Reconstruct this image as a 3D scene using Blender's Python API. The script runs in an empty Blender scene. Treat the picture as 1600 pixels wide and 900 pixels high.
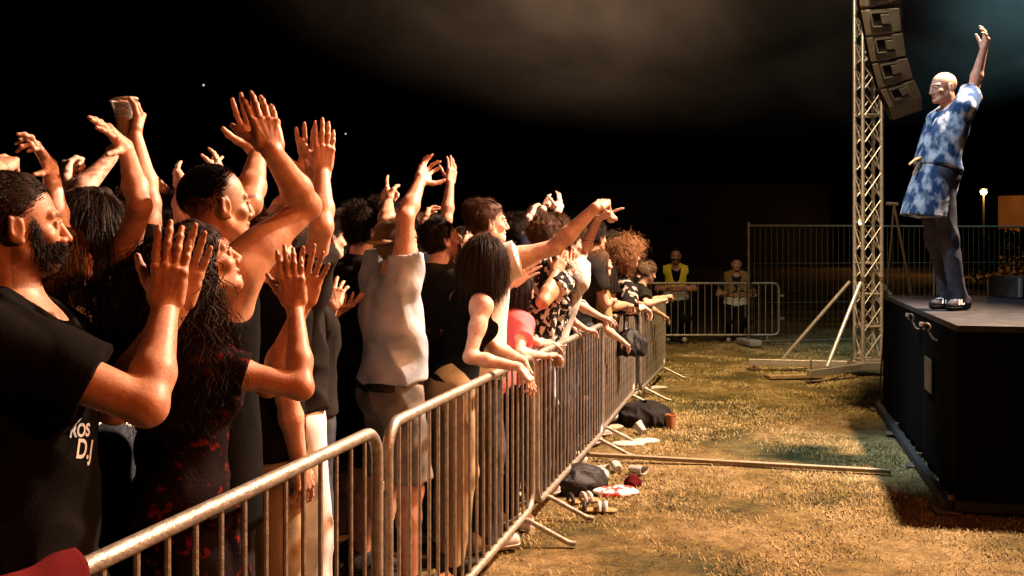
import bpy, bmesh, math, random, os, time
import numpy as np
from mathutils import Vector, Matrix

T0 = time.time()
sc = bpy.context.scene
C = sc.collection
RNG = np.random.default_rng(7)
random.seed(7)
F = 1556.0            # focal length in photo pixels (35 mm on a 36 mm sensor, 1600 px wide)
HZ = 383.0            # horizon row of the photograph
EYE = 1.65            # camera height

# ------------------------------------------------------------------ camera
cam = bpy.data.cameras.new('camera')
cam.lens = 35.0
cam.sensor_width = 36.0
cam.shift_y = -(450.0 - HZ) / 1600.0
cam.clip_start = 0.05
cam.clip_end = 1500
camo = bpy.data.objects.new('camera', cam)
C.objects.link(camo)
camo.location = (0, 0, EYE)
camo.rotation_euler = (math.radians(90), 0, 0)
sc.camera = camo

# ------------------------------------------------------------------ night sky, exposure
w = bpy.data.worlds.new('World')
sc.world = w
w.use_nodes = True
nt = w.node_tree
sky = nt.nodes.new('ShaderNodeTexSky')
sky.sky_type = 'NISHITA'
sky.sun_disc = False
sky.sun_elevation = math.radians(-5)
sky.sun_rotation = math.radians(200)
bg = nt.nodes['Background']
nt.links.new(sky.outputs[0], bg.inputs[0])
bg.inputs[1].default_value = 0.03
sc.view_settings.view_transform = 'Standard'
sc.view_settings.look = 'None'
sc.view_settings.exposure = 0.0
sc.view_settings.gamma = 1.0
sc.cycles.use_denoising = True
sc.cycles.max_bounces = 5
sc.cycles.diffuse_bounces = 3
sc.cycles.glossy_bounces = 2
sc.cycles.transmission_bounces = 4
sc.cycles.transparent_max_bounces = 8
sc.cycles.volume_bounces = 0
sc.cycles.volume_step_rate = 2.0
sc.cycles.volume_max_steps = 128
sc.cycles.sample_clamp_indirect = 4.0
sc.cycles.use_light_tree = True

# ------------------------------------------------------------------ stage lamps and added fill lights
def spot(name, loc, aim, power, col, size=60, blend=0.5, rad=0.25):
    l = bpy.data.lights.new(name, 'SPOT')
    l.energy = power
    l.color = col
    l.spot_size = math.radians(size)
    l.spot_blend = blend
    l.shadow_soft_size = rad
    o = bpy.data.objects.new(name, l)
    C.objects.link(o)
    o.location = loc
    d = Vector(aim) - Vector(loc)
    o.rotation_euler = d.to_track_quat('-Z', 'Y').to_euler()
    return o

KEYW = (1.0, 0.66, 0.47)
spot('stage_wash_lamp', (5.0, 7.4, 6.8), (-0.2, 6.6, 1.0), 15000, KEYW, 78, 0.75, 0.22)
spot('amber_stage_lamp', (4.7, 4.4, 5.0), (-0.6, 2.8, 1.2), 2200, (1.0, 0.43, 0.18), 78, 0.7, 0.15)
spot('amber_side_lamp', (3.6, 0.2, 3.6), (-0.6, 4.4, 1.1), 640, (1.0, 0.23, 0.06), 85, 0.8, 0.25)
spot('pit_wash_lamp', (3.2, 9.2, 7.5), (1.9, 12.6, 0.0), 7000, (1.0, 0.70, 0.36), 58, 1.0, 0.15)
spot('cool_pit_fill', (1.2, 9.2, 7.5), (2.72, 7.9, 0.0), 3600, (0.60, 0.84, 1.0), 19, 0.9, 0.1)  # added spot, makes the cool patch on the pit floor
spot('tower_fill', (1.2, 8.6, 6.6), (4.4, 12.6, 3.4), 1900, (1.0, 0.74, 0.50), 54, 0.9, 0.1)  # added warm fill that brightens the tower, no known fixture
spot('follow_spot_lamp', (-0.2, 6.2, 7.2), (3.30, 7.6, 2.05), 1900, (0.62, 0.80, 1.0), 25, 0.5, 0.08)
spot('amber_smoke_fill', (4.3, 13.6, 9.3), (0.2, 14.6, 6.4), 4200, (1.0, 0.62, 0.38), 100, 1.0, 0.3)  # added unseen spot, only there to light the smoke amber
spot('blue_smoke_fill', (8.6, 14.4, 9.6), (8.2, 14.8, 3.0), 5200, (0.30, 0.68, 0.80), 56, 1.0, 0.3)  # added unseen spot that tints the right side of the smoke teal

# ------------------------------------------------------------------ tagging
def tag(o, label=None, cat=None, group=None, kind=None):
    if label: o['label'] = label
    if cat: o['category'] = cat
    if group: o['group'] = group
    if kind: o['kind'] = kind
    return o

def empty(name, loc, rz=0.0):
    o = bpy.data.objects.new(name, None)
    o.empty_display_size = 0.1
    C.objects.link(o)
    o.location = loc
    o.rotation_euler = (0, 0, rz)
    return o

def link_mesh(name, me, mats, parent=None, loc=None):
    if not isinstance(mats, (list, tuple)): mats = [mats]
    for m in mats: me.materials.append(m)
    o = bpy.data.objects.new(name, me)
    C.objects.link(o)
    if loc is not None: o.location = loc
    if parent is not None: o.parent = parent
    return o

def mesh_np(name, V, faces, smooth=True, fidx=None):
    """V (n,3) array; faces: (m,4)/(m,3) int array or list of arrays"""
    if not isinstance(faces, list): faces = [faces]
    faces = [np.asarray(f, dtype=np.int32) for f in faces if len(f)]
    me = bpy.data.meshes.new(name)
    V = np.asarray(V, dtype=np.float32)
    me.vertices.add(len(V))
    me.vertices.foreach_set('co', V.ravel())
    nl = sum(f.size for f in faces)
    nf = sum(len(f) for f in faces)
    me.loops.add(nl)
    me.loops.foreach_set('vertex_index', np.concatenate([f.ravel() for f in faces]))
    me.polygons.add(nf)
    tot = np.concatenate([np.full(len(f), f.shape[1], np.int32) for f in faces])
    st = np.concatenate([[0], np.cumsum(tot)[:-1]]).astype(np.int32)
    me.polygons.foreach_set('loop_start', st)
    me.polygons.foreach_set('use_smooth', np.full(nf, smooth, bool))
    if fidx is not None:
        me.polygons.foreach_set('material_index', np.asarray(fidx, np.int32))
    me.update(calc_edges=True)
    return me

# ------------------------------------------------------------------ mesh builder for hard objects
class MB:
    def __init__(s):
        s.V = []; s.F4 = []; s.n = 0; s.F3 = []; s.m4 = []; s.m3 = []; s.mi = 0
    def addv(s, pts):
        pts = np.asarray(pts, float).reshape(-1, 3)
        i = s.n; s.V.append(pts); s.n += len(pts)
        return i
    def quad(s, f): 
        f = np.asarray(f).reshape(-1, 4); s.F4.append(f); s.m4 += [s.mi] * len(f)
    def tri(s, f):
        f = np.asarray(f).reshape(-1, 3); s.F3.append(f); s.m3 += [s.mi] * len(f)
    def box(s, c, size, R=None, bev=0.0):
        hx, hy, hz = np.asarray(size) / 2.0
        b = min(bev, hx * .9, hy * .9, hz * .9)
        if b <= 0:
            P = np.array([[x, y, z] for x in (-hx, hx) for y in (-hy, hy) for z in (-hz, hz)])
            Fq = [[0, 1, 3, 2], [4, 6, 7, 5], [0, 4, 5, 1], [2, 3, 7, 6], [0, 2, 6, 4], [1, 5, 7, 3]]
            if R is not None: P = P @ np.asarray(R).T
            i = s.addv(P + np.asarray(c)); s.quad(np.array(Fq) + i)
            return
        bm = bmesh.new()
        bmesh.ops.create_cube(bm, size=1)
        for v in bm.verts: v.co = Vector((v.co.x * hx * 2, v.co.y * hy * 2, v.co.z * hz * 2))
        bmesh.ops.bevel(bm, geom=bm.edges[:], offset=b, segments=2, profile=.5, affect='EDGES')
        bm.verts.index_update()
        P = np.array([v.co[:] for v in bm.verts])
        if R is not None: P = P @ np.asarray(R).T
        i = s.addv(P + np.asarray(c))
        for f in bm.faces:
            idx = [v.index + i for v in f.verts]
            if len(idx) == 4: s.quad(idx)
            elif len(idx) == 3: s.tri(idx)
        bm.free()
    def bar(s, a, b, wd, ht, bev=0.0, up=(0, 0, 1)):
        a = np.asarray(a, float); b = np.asarray(b, float)
        d = b - a; L = np.linalg.norm(d); d /= L
        up = np.asarray(up, float)
        if abs(d @ up) > .95: up = np.array([1., 0, 0])
        x = np.cross(up, d); x /= np.linalg.norm(x)
        z = np.cross(d, x)
        s.box((a + b) / 2, (wd, L, ht), np.stack([x, d, z], 1), bev)
    def tube(s, pts, r, n=10, cap=True, flat=None):
        pts = np.asarray(pts, float)
        m = len(pts)
        r = np.full(m, r) if np.isscalar(r) else np.asarray(r, float)
        T = np.gradient(pts, axis=0)
        T /= np.linalg.norm(T, axis=1)[:, None] + 1e-12
        ref = np.array([0, 0, 1.]) if abs(T[0][2]) < .9 else np.array([1., 0, 0])
        x = np.cross(ref, T[0]); x /= np.linalg.norm(x)
        ang = np.linspace(0, 2 * math.pi, n, endpoint=False)
        base = s.n
        for k in range(m):
            x = x - T[k] * (x @ T[k]); x /= np.linalg.norm(x)
            y = np.cross(T[k], x)
            s.addv(pts[k] + r[k] * (np.cos(ang)[:, None] * x + np.sin(ang)[:, None] * y))
        ii = np.arange(n); jj = (ii + 1) % n
        for k in range(m - 1):
            o0 = base + k * n; o1 = o0 + n
            s.quad(np.stack([o0 + ii, o0 + jj, o1 + jj, o1 + ii], 1))
        if cap:
            for k, rev in ((0, True), (m - 1, False)):
                c = s.addv(pts[k]); o = base + k * n
                f = np.stack([o + ii, o + jj, np.full(n, c)], 1)
                s.tri(f[:, ::-1] if rev else f)
    def lathe(s, c, prof, n=20, R=None):
        prof = np.asarray(prof, float)
        ang = np.linspace(0, 2 * math.pi, n, endpoint=False)
        base = s.n
        for rr, z in prof:
            P = np.stack([rr * np.cos(ang), rr * np.sin(ang), np.full(n, z)], 1)
            if R is not None: P = P @ np.asarray(R).T
            s.addv(P + np.asarray(c))
        ii = np.arange(n); jj = (ii + 1) % n
        for k in range(len(prof) - 1):
            o0 = base + k * n; o1 = o0 + n
            s.quad(np.stack([o0 + ii, o0 + jj, o1 + jj, o1 + ii], 1))
    def mesh(s, name, smooth=False):
        fs = [f for f in s.F4] ; ft = [f for f in s.F3]
        fl = []; mi = []
        if fs: fl.append(np.concatenate(fs)); mi += s.m4
        if ft: fl.append(np.concatenate(ft)); mi += s.m3
        me = mesh_np(name, np.concatenate(s.V), fl, smooth, mi)
        if smooth:
            me.set_sharp_from_angle(angle=math.radians(40))
        return me
    def build(s, name, mats, parent=None, loc=None, smooth=False):
        return link_mesh(name, s.mesh(name, smooth), mats, parent, loc)

def rotz(a):
    c, s_ = math.cos(a), math.sin(a)
    return np.array([[c, -s_, 0], [s_, c, 0], [0, 0, 1.]])

def px(x, y, d):
    return np.array([d * (x - 800.0) / F, d, EYE - d * (y - HZ) / F])

# ------------------------------------------------------------------ materials
def mat(name, col, rough=0.6, spec=0.4, metal=0.0, bump=0.0, bscale=60.0, col2=None, nscale=8.0, lo=.4, hi=.6, stretch=None, detail=5.0, sheen=0.0):
    m = bpy.data.materials.new(name)
    m.use_nodes = True
    t = m.node_tree; N = t.nodes; L = t.links
    b = N['Principled BSDF']
    b.inputs['Base Color'].default_value = (*col, 1)
    b.inputs['Roughness'].default_value = rough
    b.inputs['Specular IOR Level'].default_value = spec
    b.inputs['Metallic'].default_value = metal
    if sheen:
        b.inputs['Sheen Weight'].default_value = sheen
    tc = N.new('ShaderNodeTexCoord')
    src = tc.outputs['Object']
    if stretch is not None:
        mp = N.new('ShaderNodeMapping'); mp.inputs['Scale'].default_value = stretch
        L.new(src, mp.inputs[0]); src = mp.outputs[0]
    if col2 is not None:
        n = N.new('ShaderNodeTexNoise'); n.inputs['Scale'].default_value = nscale; n.inputs['Detail'].default_value = detail
        r = N.new('ShaderNodeValToRGB')
        r.color_ramp.elements[0].position = lo; r.color_ramp.elements[0].color = (*col, 1)
        r.color_ramp.elements[1].position = hi; r.color_ramp.elements[1].color = (*col2, 1)
        L.new(src, n.inputs['Vector']); L.new(n.outputs['Fac'], r.inputs[0]); L.new(r.outputs[0], b.inputs['Base Color'])
    if bump:
        n2 = N.new('ShaderNodeTexNoise'); n2.inputs['Scale'].default_value = bscale; n2.inputs['Detail'].default_value = 4
        bp = N.new('ShaderNodeBump'); bp.inputs['Strength'].default_value = bump; bp.inputs['Distance'].default_value = 0.01
        L.new(src, n2.inputs['Vector']); L.new(n2.outputs['Fac'], bp.inputs['Height']); L.new(bp.outputs[0], b.inputs['Normal'])
    return m

def skin_mat(name, col, rough=.48):
    m = bpy.data.materials.new(name); m.use_nodes = True
    t = m.node_tree; N = t.nodes; L = t.links; b = N['Principled BSDF']
    at = N.new('ShaderNodeAttribute'); at.attribute_name = 'tint'
    n = N.new('ShaderNodeTexNoise'); n.inputs['Scale'].default_value = 22; n.inputs['Detail'].default_value = 6
    tc = N.new('ShaderNodeTexCoord'); L.new(tc.outputs['Object'], n.inputs['Vector'])
    r = N.new('ShaderNodeValToRGB')
    r.color_ramp.elements[0].position = .35; r.color_ramp.elements[0].color = (col[0] * .86, col[1] * .78, col[2] * .74, 1)
    r.color_ramp.elements[1].position = .65; r.color_ramp.elements[1].color = (min(1, col[0] * 1.06), col[1] * 1.08, col[2] * 1.08, 1)
    L.new(n.outputs['Fac'], r.inputs[0])
    mx = N.new('ShaderNodeMix'); mx.data_type = 'RGBA'; mx.blend_type = 'MULTIPLY'; mx.inputs[0].default_value = 1
    L.new(r.outputs[0], mx.inputs[6]); L.new(at.outputs['Color'], mx.inputs[7]); L.new(mx.outputs[2], b.inputs['Base Color'])
    n3 = N.new('ShaderNodeTexNoise'); n3.inputs['Scale'].default_value = 70; n3.inputs['Detail'].default_value = 5; n3.inputs['Roughness'].default_value = .7
    L.new(tc.outputs['Object'], n3.inputs['Vector'])
    r3 = N.new('ShaderNodeValToRGB'); r3.color_ramp.elements[0].position = .36; r3.color_ramp.elements[0].color = (.70, .55, .50, 1); r3.color_ramp.elements[1].position = .56; r3.color_ramp.elements[1].color = (1, 1, 1, 1)
    L.new(n3.outputs['Fac'], r3.inputs[0])
    m3 = N.new('ShaderNodeMix'); m3.data_type = 'RGBA'; m3.blend_type = 'MULTIPLY'; m3.inputs[0].default_value = .55
    L.new(mx.outputs[2], m3.inputs[6]); L.new(r3.outputs[0], m3.inputs[7]); L.new(m3.outputs[2], b.inputs['Base Color'])
    rr = N.new('ShaderNodeMapRange'); rr.inputs['To Min'].default_value = rough - .14; rr.inputs['To Max'].default_value = rough + .2
    L.new(n3.outputs['Fac'], rr.inputs['Value']); L.new(rr.outputs[0], b.inputs['Roughness'])
    b.inputs['Specular IOR Level'].default_value = .42
    b.inputs['Subsurface Weight'].default_value = .12
    b.inputs['Subsurface Radius'].default_value = (1.0, .35, .2)
    b.inputs['Subsurface Scale'].default_value = .008
    n2 = N.new('ShaderNodeTexNoise'); n2.inputs['Scale'].default_value = 160; n2.inputs['Detail'].default_value = 3
    L.new(tc.outputs['Object'], n2.inputs['Vector'])
    bp = N.new('ShaderNodeBump'); bp.inputs['Strength'].default_value = .28; bp.inputs['Distance'].default_value = .002
    L.new(n2.outputs['Fac'], bp.inputs['Height']); L.new(bp.outputs[0], b.inputs['Normal'])
    return m

SK = {'a': skin_mat('fair_skin', (.56, .32, .22)), 'b': skin_mat('tanned_skin', (.47, .25, .15)),
      'c': skin_mat('pale_skin', (.66, .44, .35)), 'd': skin_mat('olive_skin', (.40, .22, .14))}
EYEW = mat('eye_white', (.7, .66, .6), .2, .6)
EYED = mat('eye_iris', (.03, .018, .01), .15, .7)
def hairmat(name, c): return mat(name, c, .6, .09, col2=tuple(min(1, x * 1.7 + .002) for x in c), nscale=30, lo=.35, hi=.7, detail=3)
HM = {'black': hairmat('black_hair', (.010, .007, .005)), 'dark': hairmat('dark_brown_hair', (.013, .0075, .0045)),
      'brown': hairmat('brown_hair', (.045, .021, .009)), 'ginger': hairmat('ginger_blond_hair', (.17, .080, .032)),
      'ash': hairmat('ash_blond_hair', (.22, .15, .09)), 'grey': hairmat('greying_hair', (.14, .09, .06))}
def cloth(name, c, c2=None, ns=6, lo=.4, hi=.6, rough=.95, bump=.16, bs=140, sheen=0.0, stretch=None):
    return mat(name, c, rough, .06, bump=bump, bscale=bs, col2=c2, nscale=ns, lo=lo, hi=hi, sheen=sheen, stretch=stretch)
CL = {
 'black': cloth('black_cotton', (.0035, .0033, .003), (.006, .0056, .005)),
 'coal': cloth('charcoal_cotton', (.013, .012, .011), (.020, .018, .016)),
 'olive': cloth('olive_cotton', (.20, .155, .075), (.25, .19, .09)),
 'white': cloth('white_cotton', (.62, .58, .54), (.70, .66, .62)),
 'cream': cloth('cream_cotton', (.55, .47, .38), (.62, .54, .44)),
 'pink': cloth('coral_pink_cotton', (.72, .13, .15), (.80, .19, .20)),
 'red': cloth('dark_red_cotton', (.07, .006, .007), (.10, .010, .010)),
 'lightdenim': cloth('pale_denim', (.24, .30, .38), (.50, .57, .64), ns=6, lo=.36, hi=.62, bs=90),
 'whitejean': cloth('white_denim', (.62, .62, .64), (.74, .74, .75), ns=12),
 'beige': cloth('beige_twill', (.27, .20, .11), (.34, .26, .15)),
 'darkdenim': cloth('dark_denim', (.030, .034, .045), (.055, .06, .075), ns=14, bs=90),
 'greydenim': cloth('grey_washed_denim', (.10, .095, .088), (.20, .185, .16), ns=11),
 'lace': cloth('black_and_red_lace', (.008, .005, .005), (.11, .009, .007), ns=34, lo=.57, hi=.64, bump=.3),
 'sequin': mat('silver_sequins', (.18, .16, .12), .28, .6, metal=.5, bump=1.0, bscale=70, col2=(.75, .7, .6), nscale=90, lo=.5, hi=.58),
 'camo': cloth('black_and_cream_print', (.012, .011, .010), (.40, .33, .26), ns=15, lo=.53, hi=.57),
 'print': cloth('black_and_white_print', (.015, .014, .013), (.6, .56, .5), ns=24, lo=.52, hi=.55),
 'bluedye': cloth('blue_and_white_tie_dye', (.026, .060, .135), (.46, .52, .58), ns=15, lo=.45, hi=.64, bump=.6, stretch=(1, 1, .6)),
 'hivis': cloth('yellow_hi_vis_mesh', (.62, .52, .03), (.70, .60, .06)),
 'dimvis': cloth('dimmed_orange_hi_vis_mesh', (.17, .11, .035), (.22, .15, .05)),  # weak light on this vest is put into its darker colour
 'strip': mat('grey_reflective_strip', (.6, .6, .56), .35, .6),
 'navy': cloth('navy_cotton', (.014, .016, .03), (.02, .023, .04)),
 'leather': mat('black_leather', (.010, .009, .008), .6, .3, bump=.6, bscale=90),
 'shoe_white': mat('off_white_leather', (.40, .37, .33), .5, .4, bump=.2),
 'shoe_black': mat('black_suede', (.014, .013, .014), .7, .3, bump=.3),
}
METAL = mat('galvanised_steel', (.27, .235, .19), .48, .5, metal=.7, bump=.3, bscale=120, col2=(.38, .34, .28), nscale=30)
ALU = mat('brushed_aluminium', (.52, .47, .41), .38, .5, metal=.7, bump=.15, bscale=160, col2=(.44, .38, .31), nscale=20)
RUBBER = mat('black_rubber', (.015, .015, .015), .8, .3)
WBAND = mat('paper_wristband', (.55, .40, .30), .6, .3)
GOLD = mat('gold_metal', (.75, .5, .2), .3, .5, metal=.9)
# ------------------------------------------------------------------ signed-distance sculpting (numpy) for bodies and clothing
def nrm(v):
    v = np.asarray(v, float); return v / (np.linalg.norm(v) + 1e-12)

class Prim:
    __slots__ = ('t', 'p', 'k', 'op', 'tag', 'lo', 'hi', 'clip')
    def __init__(s, t, p, k, op, tg, lo, hi):
        s.t, s.p, s.k, s.op, s.tag, s.lo, s.hi = t, p, k, op, tg, lo, hi; s.clip = None

def rc(a, b, ra, rb, k=.02, tag='', op='u', flat=None):
    a = np.asarray(a, float); b = np.asarray(b, float); m = max(ra, rb)
    return Prim('rc', (a, b, ra, rb, flat), k, op, tag, np.minimum(a, b) - m, np.maximum(a, b) + m)

def ell(c, r, R, k=.02, tag='', op='u'):
    c = np.asarray(c, float); m = max(r)
    return Prim('el', (c, np.asarray(r, float), R), k, op, tag, c - m, c + m)

def rbox(c, h, R, rr, k=.01, tag='', op='u'):
    c = np.asarray(c, float); m = float(np.linalg.norm(h)) + rr
    return Prim('bx', (c, np.asarray(h, float), R, rr), k, op, tag, c - m, c + m)

def pdist(q, X, Y, Z, infl):
    if q.t == 'rc':
        a, b, ra, rb, fl = q.p
        ba = b - a; l2 = ba @ ba + 1e-12
        x = X - a[0]; y = Y - a[1]; z = Z - a[2]
        t = np.clip((x * ba[0] + y * ba[1] + z * ba[2]) / l2, 0, 1)
        x = x - t * ba[0]; y = y - t * ba[1]; z = z - t * ba[2]
        if fl is not None:
            g, e = fl
            h = (x * g[0] + y * g[1] + z * g[2]) * (1 / e - 1)
            x = x + h * g[0]; y = y + h * g[1]; z = z + h * g[2]
            return (np.sqrt(x * x + y * y + z * z) - (ra + (rb - ra) * t) - infl * (1 + 1 / e) / 2) * (e * .6 + .4)
        return np.sqrt(x * x + y * y + z * z) - (ra + (rb - ra) * t) - infl
    if q.t == 'el':
        c, r, R = q.p; r = r + infl
        x = X - c[0]; y = Y - c[1]; z = Z - c[2]
        u = (x * R[0, 0] + y * R[1, 0] + z * R[2, 0]) / r[0]
        v = (x * R[0, 1] + y * R[1, 1] + z * R[2, 1]) / r[1]
        ww = (x * R[0, 2] + y * R[1, 2] + z * R[2, 2]) / r[2]
        k0 = np.sqrt(u * u + v * v + ww * ww)
        k1 = np.sqrt((u / r[0]) ** 2 + (v / r[1]) ** 2 + (ww / r[2]) ** 2) + 1e-9
        return k0 * (k0 - 1) / k1
    c, h, R, rr = q.p
    x = X - c[0]; y = Y - c[1]; z = Z - c[2]
    u = np.abs(x * R[0, 0] + y * R[1, 0] + z * R[2, 0]) - h[0] - infl
    v = np.abs(x * R[0, 1] + y * R[1, 1] + z * R[2, 1]) - h[1] - infl
    ww = np.abs(x * R[0, 2] + y * R[1, 2] + z * R[2, 2]) - h[2] - infl
    o = np.sqrt(np.maximum(u, 0) ** 2 + np.maximum(v, 0) ** 2 + np.maximum(ww, 0) ** 2)
    return o + np.minimum(np.maximum(u, np.maximum(v, ww)), 0) - rr

def field(prims, lo, hi, vox, infl=0.0, post=None):
    lo = np.asarray(lo, float); hi = np.asarray(hi, float)
    n = np.maximum(np.ceil((hi - lo) / vox).astype(int) + 1, 3)
    A = np.full(n, 0.25, np.float32)
    ax = [(lo[i] + vox * np.arange(n[i])).astype(np.float32) for i in range(3)]
    for q in prims:
        m = abs(infl) * 1.6 + q.k + 2.5 * vox
        i0 = np.maximum(np.floor((q.lo - m - lo) / vox).astype(int), 0)
        i1 = np.minimum(np.ceil((q.hi + m - lo) / vox).astype(int) + 1, n)
        if np.any(i1 <= i0): continue
        X = ax[0][i0[0]:i1[0], None, None]; Y = ax[1][None, i0[1]:i1[1], None]; Z = ax[2][None, None, i0[2]:i1[2]]
        d = pdist(q, X, Y, Z, infl if q.op == 'u' else 0.0)
        if q.clip is not None:
            for c, nn in q.clip:
                d = np.maximum(d, (X - c[0]) * nn[0] + (Y - c[1]) * nn[1] + (Z - c[2]) * nn[2])
        S = A[i0[0]:i1[0], i0[1]:i1[1], i0[2]:i1[2]]
        k = q.k
        if q.op == 'u':
            h = np.maximum(k - np.abs(S - d), 0) / k
            S[...] = np.minimum(S, d) - h * h * k * .25
        else:
            h = np.maximum(k - np.abs(S + d), 0) / k
            S[...] = np.maximum(S, -d) + h * h * k * .25
    if post is not None: A = post(A, ax)
    return A, lo

CORN = [(0,0,0),(1,0,0),(0,1,0),(1,1,0),(0,0,1),(1,0,1),(0,1,1),(1,1,1)]
EDG = [(0,1),(2,3),(4,5),(6,7),(0,2),(1,3),(4,6),(5,7),(0,4),(1,5),(2,6),(3,7)]
def surface(A, lo, vox):
    A = A.copy()
    A[0], A[-1], A[:, 0], A[:, -1], A[:, :, 0], A[:, :, -1] = .1, .1, .1, .1, .1, .1
    S = (A < 0)
    n = np.zeros(np.array(A.shape) - 1, np.int8)
    for a in CORN:
        n += S[a[0]:A.shape[0] - 1 + a[0], a[1]:A.shape[1] - 1 + a[1], a[2]:A.shape[2] - 1 + a[2]]
    mask = (n > 0) & (n < 8)
    c = np.argwhere(mask)
    if len(c) == 0: return np.zeros((0, 3)), np.zeros((0, 4), int)
    idx = np.full(mask.shape, -1, np.int32)
    idx[mask] = np.arange(len(c))
    vals = [A[c[:, 0] + a[0], c[:, 1] + a[1], c[:, 2] + a[2]] for a in CORN]
    acc = np.zeros((len(c), 3)); cnt = np.zeros(len(c))
    for i, j in EDG:
        fa, fb = vals[i], vals[j]
        cr = (fa < 0) != (fb < 0)
        t = np.where(cr, fa / np.where(cr, fa - fb, 1), 0)
        a = np.array(CORN[i], float); b = np.array(CORN[j], float)
        acc += cr[:, None] * (a + t[:, None] * (b - a)); cnt += cr
    V = lo + vox * (c + acc / cnt[:, None])
    Q = []
    for axis in range(3):
        s0 = [slice(None)] * 3; s1 = [slice(None)] * 3
        s0[axis] = slice(0, -1); s1[axis] = slice(1, None)
        a0, a1 = S[tuple(s0)], S[tuple(s1)]
        e = np.argwhere(a0 != a1)
        o1, o2 = (axis + 1) % 3, (axis + 2) % 3
        e = e[(e[:, o1] > 0) & (e[:, o2] > 0) & (e[:, o1] < A.shape[o1] - 1) & (e[:, o2] < A.shape[o2] - 1)]
        u = np.zeros(3, int); u[o1] = 1; v = np.zeros(3, int); v[o2] = 1
        g = lambda q: idx[q[:, 0], q[:, 1], q[:, 2]]
        q = np.stack([g(e - u - v), g(e - v), g(e), g(e - u)], 1)
        sg = a0[e[:, 0], e[:, 1], e[:, 2]]
        q = np.where(sg[:, None], q, q[:, ::-1])
        Q.append(q)
    Q = np.concatenate(Q)
    return V, Q

def bounds(prims, m):
    lo = np.min([q.lo for q in prims if q.op == 'u'], 0) - m
    hi = np.max([q.hi for q in prims if q.op == 'u'], 0) + m
    return lo, hi

def sculpt(prims, vox, boxes=(), infl=0.0, post=None):
    """coarse surface everywhere, finer inside the boxes [(lo,hi,vox)]"""
    lo, hi = bounds(prims, 3 * vox + infl * 2)
    A, o = field(prims, lo, hi, vox, infl, post)
    V, Q = surface(A, o, vox)
    if boxes:
        cen = V[Q].mean(1)
        keep = np.ones(len(Q), bool)
        for bl, bh, bv in boxes:
            keep &= ~np.all((cen > bl + vox * .7) & (cen < bh - vox * .7), 1)
        Q = Q[keep]
    Vs, Qs, off = [V], [Q], len(V)
    done = []
    for bl, bh, bv in boxes:
        A, o = field(prims, bl - 2 * bv, bh + 2 * bv, bv, infl, post)
        v, q = surface(A, o, bv)
        if len(q):
            cen = v[q].mean(1)
            ok = np.all((cen > bl) & (cen < bh), 1)
            for dl, dh, dv in done:
                ok &= ~np.all((cen > dl + dv) & (cen < dh - dv), 1)
            q = q[ok]
            Vs.append(v); Qs.append(q + off); off += len(v)
        done.append((bl, bh, bv))
    V = np.concatenate(Vs); Q = np.concatenate(Qs)
    used = np.zeros(len(V), bool); used[Q.ravel()] = True
    re = np.cumsum(used) - 1
    return V[used], re[Q]

def folds(amp, seed, freq=22.0, along=(0, 0, 1), aniso=.35):
    g = np.random.default_rng(seed)
    along = nrm(along)
    comps = []
    for _ in range(5):
        k = nrm(g.normal(size=3)); k = k - along * (k @ along) * (1 - aniso)
        comps.append((nrm(k) * freq * g.uniform(.6, 1.7), g.uniform(0, 6.28), nrm(g.normal(size=3)) * freq * .45, g.uniform(0, 6.28)))
    def post(A, ax):
        near = np.abs(A) < .03
        I = np.nonzero(near)
        x = ax[0][I[0]]; y = ax[1][I[1]]; z = ax[2][I[2]]
        s = 0
        for k, ph, k2, p2 in comps:
            s = s + np.sin(k[0] * x + k[1] * y + k[2] * z + ph + 1.9 * np.sin(k2[0] * x + k2[1] * y + k2[2] * z + p2))
        s = s / 5
        A[I] += (amp * np.minimum(1.2 * np.abs(s) - .55 - .4 * s, .12)).astype(np.float32)
        return A
    return post

# ------------------------------------------------------------------ posing by rays
CAMP = np.array([0, 0, EYE])
def on_ray(pt, origin, L, sg):
    """the point on the camera ray of pixel pt that lies L from origin (sg -1 nearer, +1 farther, 0 closest)"""
    dv = nrm(np.array([(pt[0] - 800.0) / F, 1.0, -(pt[1] - HZ) / F]))
    oc = origin - CAMP
    t = oc @ dv
    h2 = oc @ oc - t * t
    if h2 >= L * L or sg == 0:
        q = CAMP + dv * t
        return origin + (q - origin) * min(1.0, 1.12 * L / (np.linalg.norm(q - origin) + 1e-9)), math.sqrt(h2) / L
    return CAMP + dv * (t + sg * math.sqrt(L * L - h2)), 1.0

NAMED = {'c': (0, -1, 0), 'a': (0, 1, 0), 'l': (-1, 0, 0), 'r': (1, 0, 0), 'u': (0, 0, 1), 'd': (0, 0, -1)}
def vec(v):
    return nrm(NAMED[v]) if isinstance(v, str) else nrm(v)

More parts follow.
